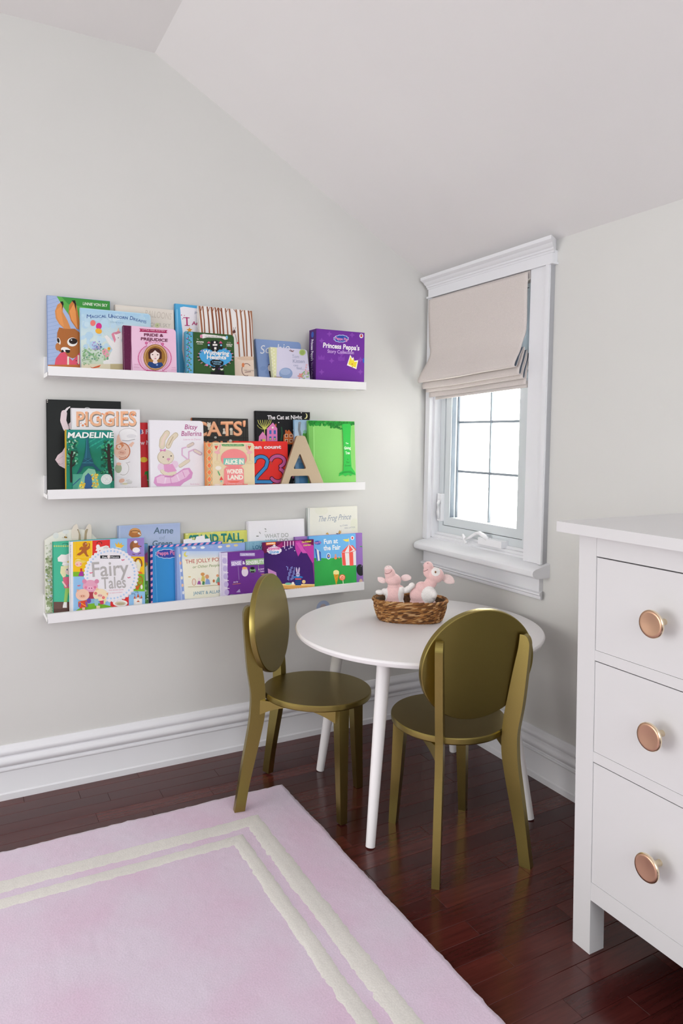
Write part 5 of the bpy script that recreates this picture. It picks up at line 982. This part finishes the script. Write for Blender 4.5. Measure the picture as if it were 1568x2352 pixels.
    if nm == 'stripe':     # loose paper tabs sticking up behind the cover
        bm = bmesh.new(); f = homography(q)
        pts = [(1300, 320), (1298, 272), (1374, 262), (1378, 275), (1404, 278), (1416, 246), (1486, 236), (1492, 268), (1536, 262), (1546, 300)]
        o3 = [(a*w, min(c, 1.16)*h2) for a, c in f(pts)]
        prism(bm, o3, lambda p: (p[0], .0024, p[1]), lambda p: (p[0], .0030, p[1]))
        pg = obj('loose_page', bm, cover_mat('#f2f0f2'), b); pg['label'] = 'white torn paper page sticking out above the cover'

# spine lettering of the purple boxed set (reads from top to bottom on its left side)
_x, _w, _h, _k, _t = (BOOKS['box'][1], BOOKS['box'][2], BOOKS['box'][3], 0, BOOKS['box'][6])
_bx = [o for o in bpy.data.objects if o.name.startswith('boxed_book_set')][0]
def side_text(s, z_top, z_bot, y_mid, cap, c):
    g, fcs = [v for k_, v in GLY.items() if k_[0] == s][0]
    u = (g[:, 0]-g[:, 0].min())/(g[:, 0].max()-g[:, 0].min()); v = g[:, 1]/list(CAPH.values())[0]
    V = [(-.0009, y_mid+cap/2-b*cap, z_top+(z_bot-z_top)*a) for a, b in zip(u, v)]
    me = bpy.data.meshes.new('spine_lettering'); me.from_pydata(V, [], fcs)
    ca = me.color_attributes.new('Col', 'FLOAT_COLOR', 'CORNER'); n_ = len(me.loops)
    ca.data.foreach_set('color', np.array(rgb(c)*n_, dtype=np.float32))
    link('spine_lettering', me, M_print, _bx)
side_text("Princess Peppa's", .172, .092, .032, .021, '#e8dff0')
side_text('Story Collection', .086, .018, .032, .016, '#c8a8dc')
bm = bmesh.new(); frustum(bm, (-.0006, .031, .190), (-.0009, .031, .190), .011, .011, 20); obj('spine_badge', bm, cover_mat('#3a57ae'), _bx)
# ------------------------------------------------------------------ fibreboard letter A leaning on the middle ledge
t = .013; k = .07; th = math.atan(k)
la = tag(empty('decorative_letter', (1.042, WY-.1075, LEDFLOOR[2]+.0016+t*math.sin(th))), 'tan fibreboard capital letter A leaning against the books on the middle ledge', 'letter')
la.rotation_euler = (-th, 0, 0)
def rounded(pts, r, n=5):
    out = []; N = len(pts)
    for i, p in enumerate(pts):
        a = Vector(pts[i-1]); b = Vector(p); c = Vector(pts[(i+1) % N]); u = (a-b).normalized(); v = (c-b).normalized()
        rr = min(r, (a-b).length*.45, (c-b).length*.45); p0, p1 = b+u*rr, b+v*rr
        for j in range(n+1):
            s_ = j/n; out.append(tuple(p0*(1-s_)**2+b*2*s_*(1-s_)+p1*s_**2))
    return out
AW, AH = .183, .190
outer = rounded([(0, 0), (.030, 0), (.0435, .038), (.1385, .038), (.152, 0), (AW, 0), (.108, AH), (.074, AH)], .008)
# legs are separated by the open foot; the counter is a triangle
foot = [(.030, 0), (.046, .045), (.137, .045), (.152, 0)]
outer = rounded([(0, 0), (.028, 0), (.044, .043), (.117, .043), (.133, 0), (AW, 0), (.104, AH), (.072, AH)], .006)
hole = rounded([(.053, .067), (.109, .067), (.083, .128)], .010)
cu = bpy.data.curves.new('letter', 'CURVE'); cu.dimensions = '2D'; cu.fill_mode = 'BOTH'; cu.extrude = t/2-.0012; cu.bevel_depth = .0012; cu.bevel_resolution = 1
for pts in (outer, hole):
    sp = cu.splines.new('POLY'); sp.points.add(len(pts)-1); sp.use_cyclic_u = True
    for pt, p in zip(sp.points, pts): pt.co = (p[0], p[1], 0, 1)
to = bpy.data.objects.new('t', cu); COL.objects.link(to); bpy.context.view_layer.update()
me = bpy.data.meshes.new_from_object(to.evaluated_get(bpy.context.evaluated_depsgraph_get())); bpy.data.objects.remove(to)
me.transform(Matrix.Translation((0, t/2, 0))@Matrix.Rotation(math.pi/2, 4, 'X'))
me.materials.clear(); me.materials.append(M_mdf); me.materials.append(M_mdfe)
for p in me.polygons: p.material_index = 0 if p.normal.y < -.5 else 1
link('letter_body', me, None, la)
#@@B1

#@@K0
# ------------------------------------------------------------------ seagrass basket and the two plush toys in it
BC = Vector((1.352, 2.010, TH)); BA = math.radians(-35)
bk = tag(empty('wicker_basket', BC, BA), 'small oval woven brown seagrass basket on the round table', 'basket')
M_grass = vcol_mat('seagrass', .75, .18, 500, bump=.5)
def oval(t, a, b, p=2.6):
    c, s = math.cos(t), math.sin(t)
    return Vector((a*math.copysign(abs(c)**(2/p), c), b*math.copysign(abs(s)**(2/p), s), 0))
def strands(name, rows, seed, dark=1.0):
    q = random.Random(seed); V = []; Fc = []; C = []
    pal = [rgb(c) for c in ('#8a5a2c', '#a4703a', '#6e431c', '#b98a52', '#7c4e24', '#946030', '#caa070', '#5c3614')]
    for (a, b, z, r, n) in rows:
        off = q.random()
        for i in range(n):
            t0 = 2*math.pi*(i+off)/n; dt = 2*math.pi/n*1.55
            col = q.choice(pal); rr = r*q.uniform(.85, 1.2); lift = r*.75
            base = len(V); segs = 5
            for sgm in range(segs+1):
                u = sgm/segs; t = t0+dt*(u-.5); p = oval(t, a, b); tn = oval(t+.02, a, b)-p; tn.normalize(); nr = Vector((tn.y, -tn.x, 0))
                ctr = p+Vector((0, 0, z+lift*(u-.5)*1.7))+nr*(r*.45*math.sin(math.pi*u)); w = rr*(.35+.65*math.sin(math.pi*min(1, max(0, .08+u*.84))))
                for kk in range(5):
                    an = 2*math.pi*kk/5; V.append(tuple(ctr+nr*w*math.cos(an)+Vector((0, 0, 1))*w*.8*math.sin(an)))
            for sgm in range(segs):
                for kk in range(5):
                    Fc.append((base+sgm*5+kk, base+sgm*5+(kk+1) % 5, base+sgm*5+5+(kk+1) % 5, base+sgm*5+5+kk)); C += [tuple(v*dark for v in col[:3])+(1,)]*4
    me = bpy.data.meshes.new(name); me.from_pydata(V, [], Fc); ca = me.color_attributes.new('Col', 'FLOAT_COLOR', 'CORNER')
    ca.data.foreach_set('color', np.array(C, dtype=np.float32).ravel()); me.shade_smooth()
    return link(name, me, M_grass, bk)
rows = []
for i in range(17):
    u = i/16; z = .0036+u*.063
    s = .86+.14*min(1, u*1.5)**.6+(.03*max(0, u-.6)); sag = 0
    rows.append((.119*s, .070*s, z, .0030, 58))
sd = strands('woven_side', rows, 5); sd['kind'] = 'stuff'
rm = strands('rim', [(.1235, .0745, .0690, .0042, 50), (.1205, .0715, .0712, .0040, 46), (.118, .069, .0692, .004, 46)], 8); rm['kind'] = 'stuff'
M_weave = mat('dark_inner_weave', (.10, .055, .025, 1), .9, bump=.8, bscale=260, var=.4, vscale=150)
bm = bmesh.new(); n = 56; pr_ = [(.86, .0015), (.97, .02), (1.0, .067), (.965, .067), (.93, .02), (.82, .006)]
rg = [[bm.verts.new(oval(2*math.pi*i/n, .1165*s, .0675*s)+Vector((0, 0, z))) for i in range(n)] for s, z in pr_]
for a, b in zip(rg, rg[1:]):
    for i in range(n): bm.faces.new((a[i], a[(i+1) % n], b[(i+1) % n], b[i]))
bm.faces.new(rg[0][::-1]); bm.faces.new(rg[-1])
obj('lining', bm, M_weave, bk, smooth=.6)

# plush animals: sculpted from overlapping volumes fused into one skin. local frame: X along the basket, -Y towards the room, Z up
PINK, PALE, WHITE = rgb('#ecc3c1'), rgb('#f1d8d6'), rgb('#f0ebe8')
def sc_(x, y): return ((x-715)/5032, (1205-y)/5032)
def plush(name, label, blobs, paint, depth, parts):
    root = tag(empty(name, BC, BA), label, 'plush toy', 'plush toys in the basket')
    bm = bmesh.new()
    for (x, y, rx, rz, ry, rot, dy) in blobs:
        X, Z = sc_(x, y)
        ellip(bm, Vector((X, depth+dy/5032, Z)), (rx/5032, ry/5032, rz/5032), Matrix.Rotation(math.radians(rot), 3, 'Y').to_quaternion(), 16)
    me = bpy.data.meshes.new('tmp'); bm.to_mesh(me); bm.free()
    o = bpy.data.objects.new('tmp', me); COL.objects.link(o)
    m = o.modifiers.new('r', 'REMESH'); m.mode = 'VOXEL'; m.voxel_size = .0013
    m2 = o.modifiers.new('s', 'SMOOTH'); m2.factor = .5; m2.iterations = 22
    bpy.context.view_layer.update()
    me2 = bpy.data.meshes.new_from_object(o.evaluated_get(bpy.context.evaluated_depsgraph_get())); bpy.data.objects.remove(o)
    me2.name = 'body'; me2.shade_smooth()
    ca = me2.color_attributes.new('Col', 'FLOAT_COLOR', 'POINT')
    cols = []
    for v in me2.vertices:
        x = v.co.x*5032+715; y = 1205-v.co.z*5032; cols.append(paint(x, y, (v.co.y-depth)*5032))
    ca.data.foreach_set('color', np.array(cols, dtype=np.float32).ravel())
    link('body', me2, M_cloth, root)
    for nm, bl, col in parts:
        bm = bmesh.new()
        for (x, y, rx, rz, ry, rot, dy) in bl:
            X, Z = sc_(x, y); ellip(bm, Vector((X, depth+dy/5032, Z)), (rx/5032, ry/5032, rz/5032), Matrix.Rotation(math.radians(rot), 3, 'Y').to_quaternion(), 14)
        bmesh.ops.recalc_face_normals(bm, faces=bm.faces[:])
        mm = bpy.data.meshes.new(nm); bm.to_mesh(mm); bm.free(); mm.shade_smooth()
        c2_ = mm.color_attributes.new('Col', 'FLOAT_COLOR', 'POINT'); c2_.data.foreach_set('color', np.array([col]*len(mm.vertices), dtype=np.float32).ravel())
        link(nm, mm, M_cloth, root)
    return root
def thread(root, name, pts, r, c):
    bm = bmesh.new(); P3 = [Vector((*[sc_(x, y)[0]], d, sc_(x, y)[1])) for x, y, d in pts]; tube(bm, P3, r, 6)
    obj(name, bm, mat(name+'_thread', rgb(c), .8), root, smooth=True)
BROWN = rgb('#8a5a34')
def lerp(a, b, t): return tuple(x+(y-x)*t for x, y in zip(a, b))
def inel(x, y, cx, cy, rx, ry): return ((x-cx)/rx)**2+((y-cy)/ry)**2 < 1
d1 = -.004
def paint1(x, y, d):
    if y > 640 and (inel(x, y, 590, 760, 75, 160) or inel(x, y, 270, 760, 70, 130)): return WHITE
    if x > 620 and y > 560: return WHITE
    if x < 258 and y > 680: return WHITE
    if y < 335: return PALE
    if x > 440 and y < 470 and (x-440)*1.15 > (y-300)*.75+6: return WHITE
    return PINK
p1 = plush('plush_calf', 'pink plush calf on the left of the basket, nose tilted up, facing the room',
    [(345, 350, 74, 70, 78, 0, -30), (370, 430, 96, 110, 100, -10, -10), (425, 530, 142, 110, 125, 12, 10), (440, 640, 110, 110, 95, 0, 15), (450, 790, 165, 190, 120, 0, 10), (450, 950, 175, 190, 120, 0, 0), (290, 740, 70, 60, 60, 20, -10), (200, 742, 74, 44, 46, 8, -60), (560, 700, 70, 80, 70, -20, 0), (680, 680, 110, 52, 52, -38, 0), (740, 620, 58, 52, 50, -38, 0)],
    paint1, d1,
    [('ear', [(232, 545, 78, 50, 22, 22, 10), (190, 520, 34, 24, 16, 30, 8)], PALE), ('ear', [(640, 495, 88, 58, 24, -8, 30), (700, 495, 36, 38, 18, 0, 28)], PALE)])
thread(p1, 'smile', [(288, 400, d1-.0195), (305, 410, d1-.0215), (335, 408, d1-.0222), (370, 395, d1-.0222), (395, 372, d1-.021), (408, 350, d1-.0185)], .0007, '#7a3a38')
thread(p1, 'nostril', [(345, 293, d1-.0125), (352, 300, d1-.0142)], .0012, '#8a5a5c'); thread(p1, 'nostril', [(305, 302, d1-.0125), (312, 308, d1-.0145)], .0010, '#c89a9c')
d2 = .004
def paint2(x, y, d):
    if inel(x, y, 1142, 365, 74, 66): return WHITE
    if inel(x, y, 1040, 760, 135, 145): return WHITE
    if y > 760 and x < 700: return WHITE
    return PINK
p2 = plush('plush_calf', 'pink plush calf on the right of the basket, head turned sideways, white eye patch',
    [(1015, 285, 88, 82, 82, 20, -10), (1020, 380, 92, 110, 92, 0, -5), (1120, 430, 150, 130, 120, 20, 0), (1170, 440, 115, 125, 115, 0, 5), (1060, 570, 105, 110, 90, 40, 0), (930, 690, 150, 130, 105, 45, 0), (880, 800, 180, 160, 115, 20, 0), (930, 950, 230, 200, 120, 0, 0), (1040, 760, 128, 140, 70, 0, -70), (1118, 745, 54, 66, 56, 0, -130)],
    paint2, d2,
    [('ear', [(1350, 505, 112, 78, 24, 24, 40), (1410, 535, 58, 44, 18, 30, 40)], PALE)])
bm = bmesh.new(); X, Z = sc_(1137, 362); ellip(bm, Vector((X, d2-.0232, Z)), (.0030, .0016, .0038), None, 12); obj('eye', bm, mat('brown_bead', rgb('#8a5426'), .3), p2, smooth=True)
thread(p2, 'smile', [(928, 355, d2-.0155), (950, 356, d2-.019), (980, 343, d2-.0212), (1012, 322, d2-.0215)], .0007, '#7a3a38')
thread(p2, 'nostril', [(998, 232, d2-.0135), (1010, 222, d2-.012)], .0011, '#8a5a5c')
#@@K1
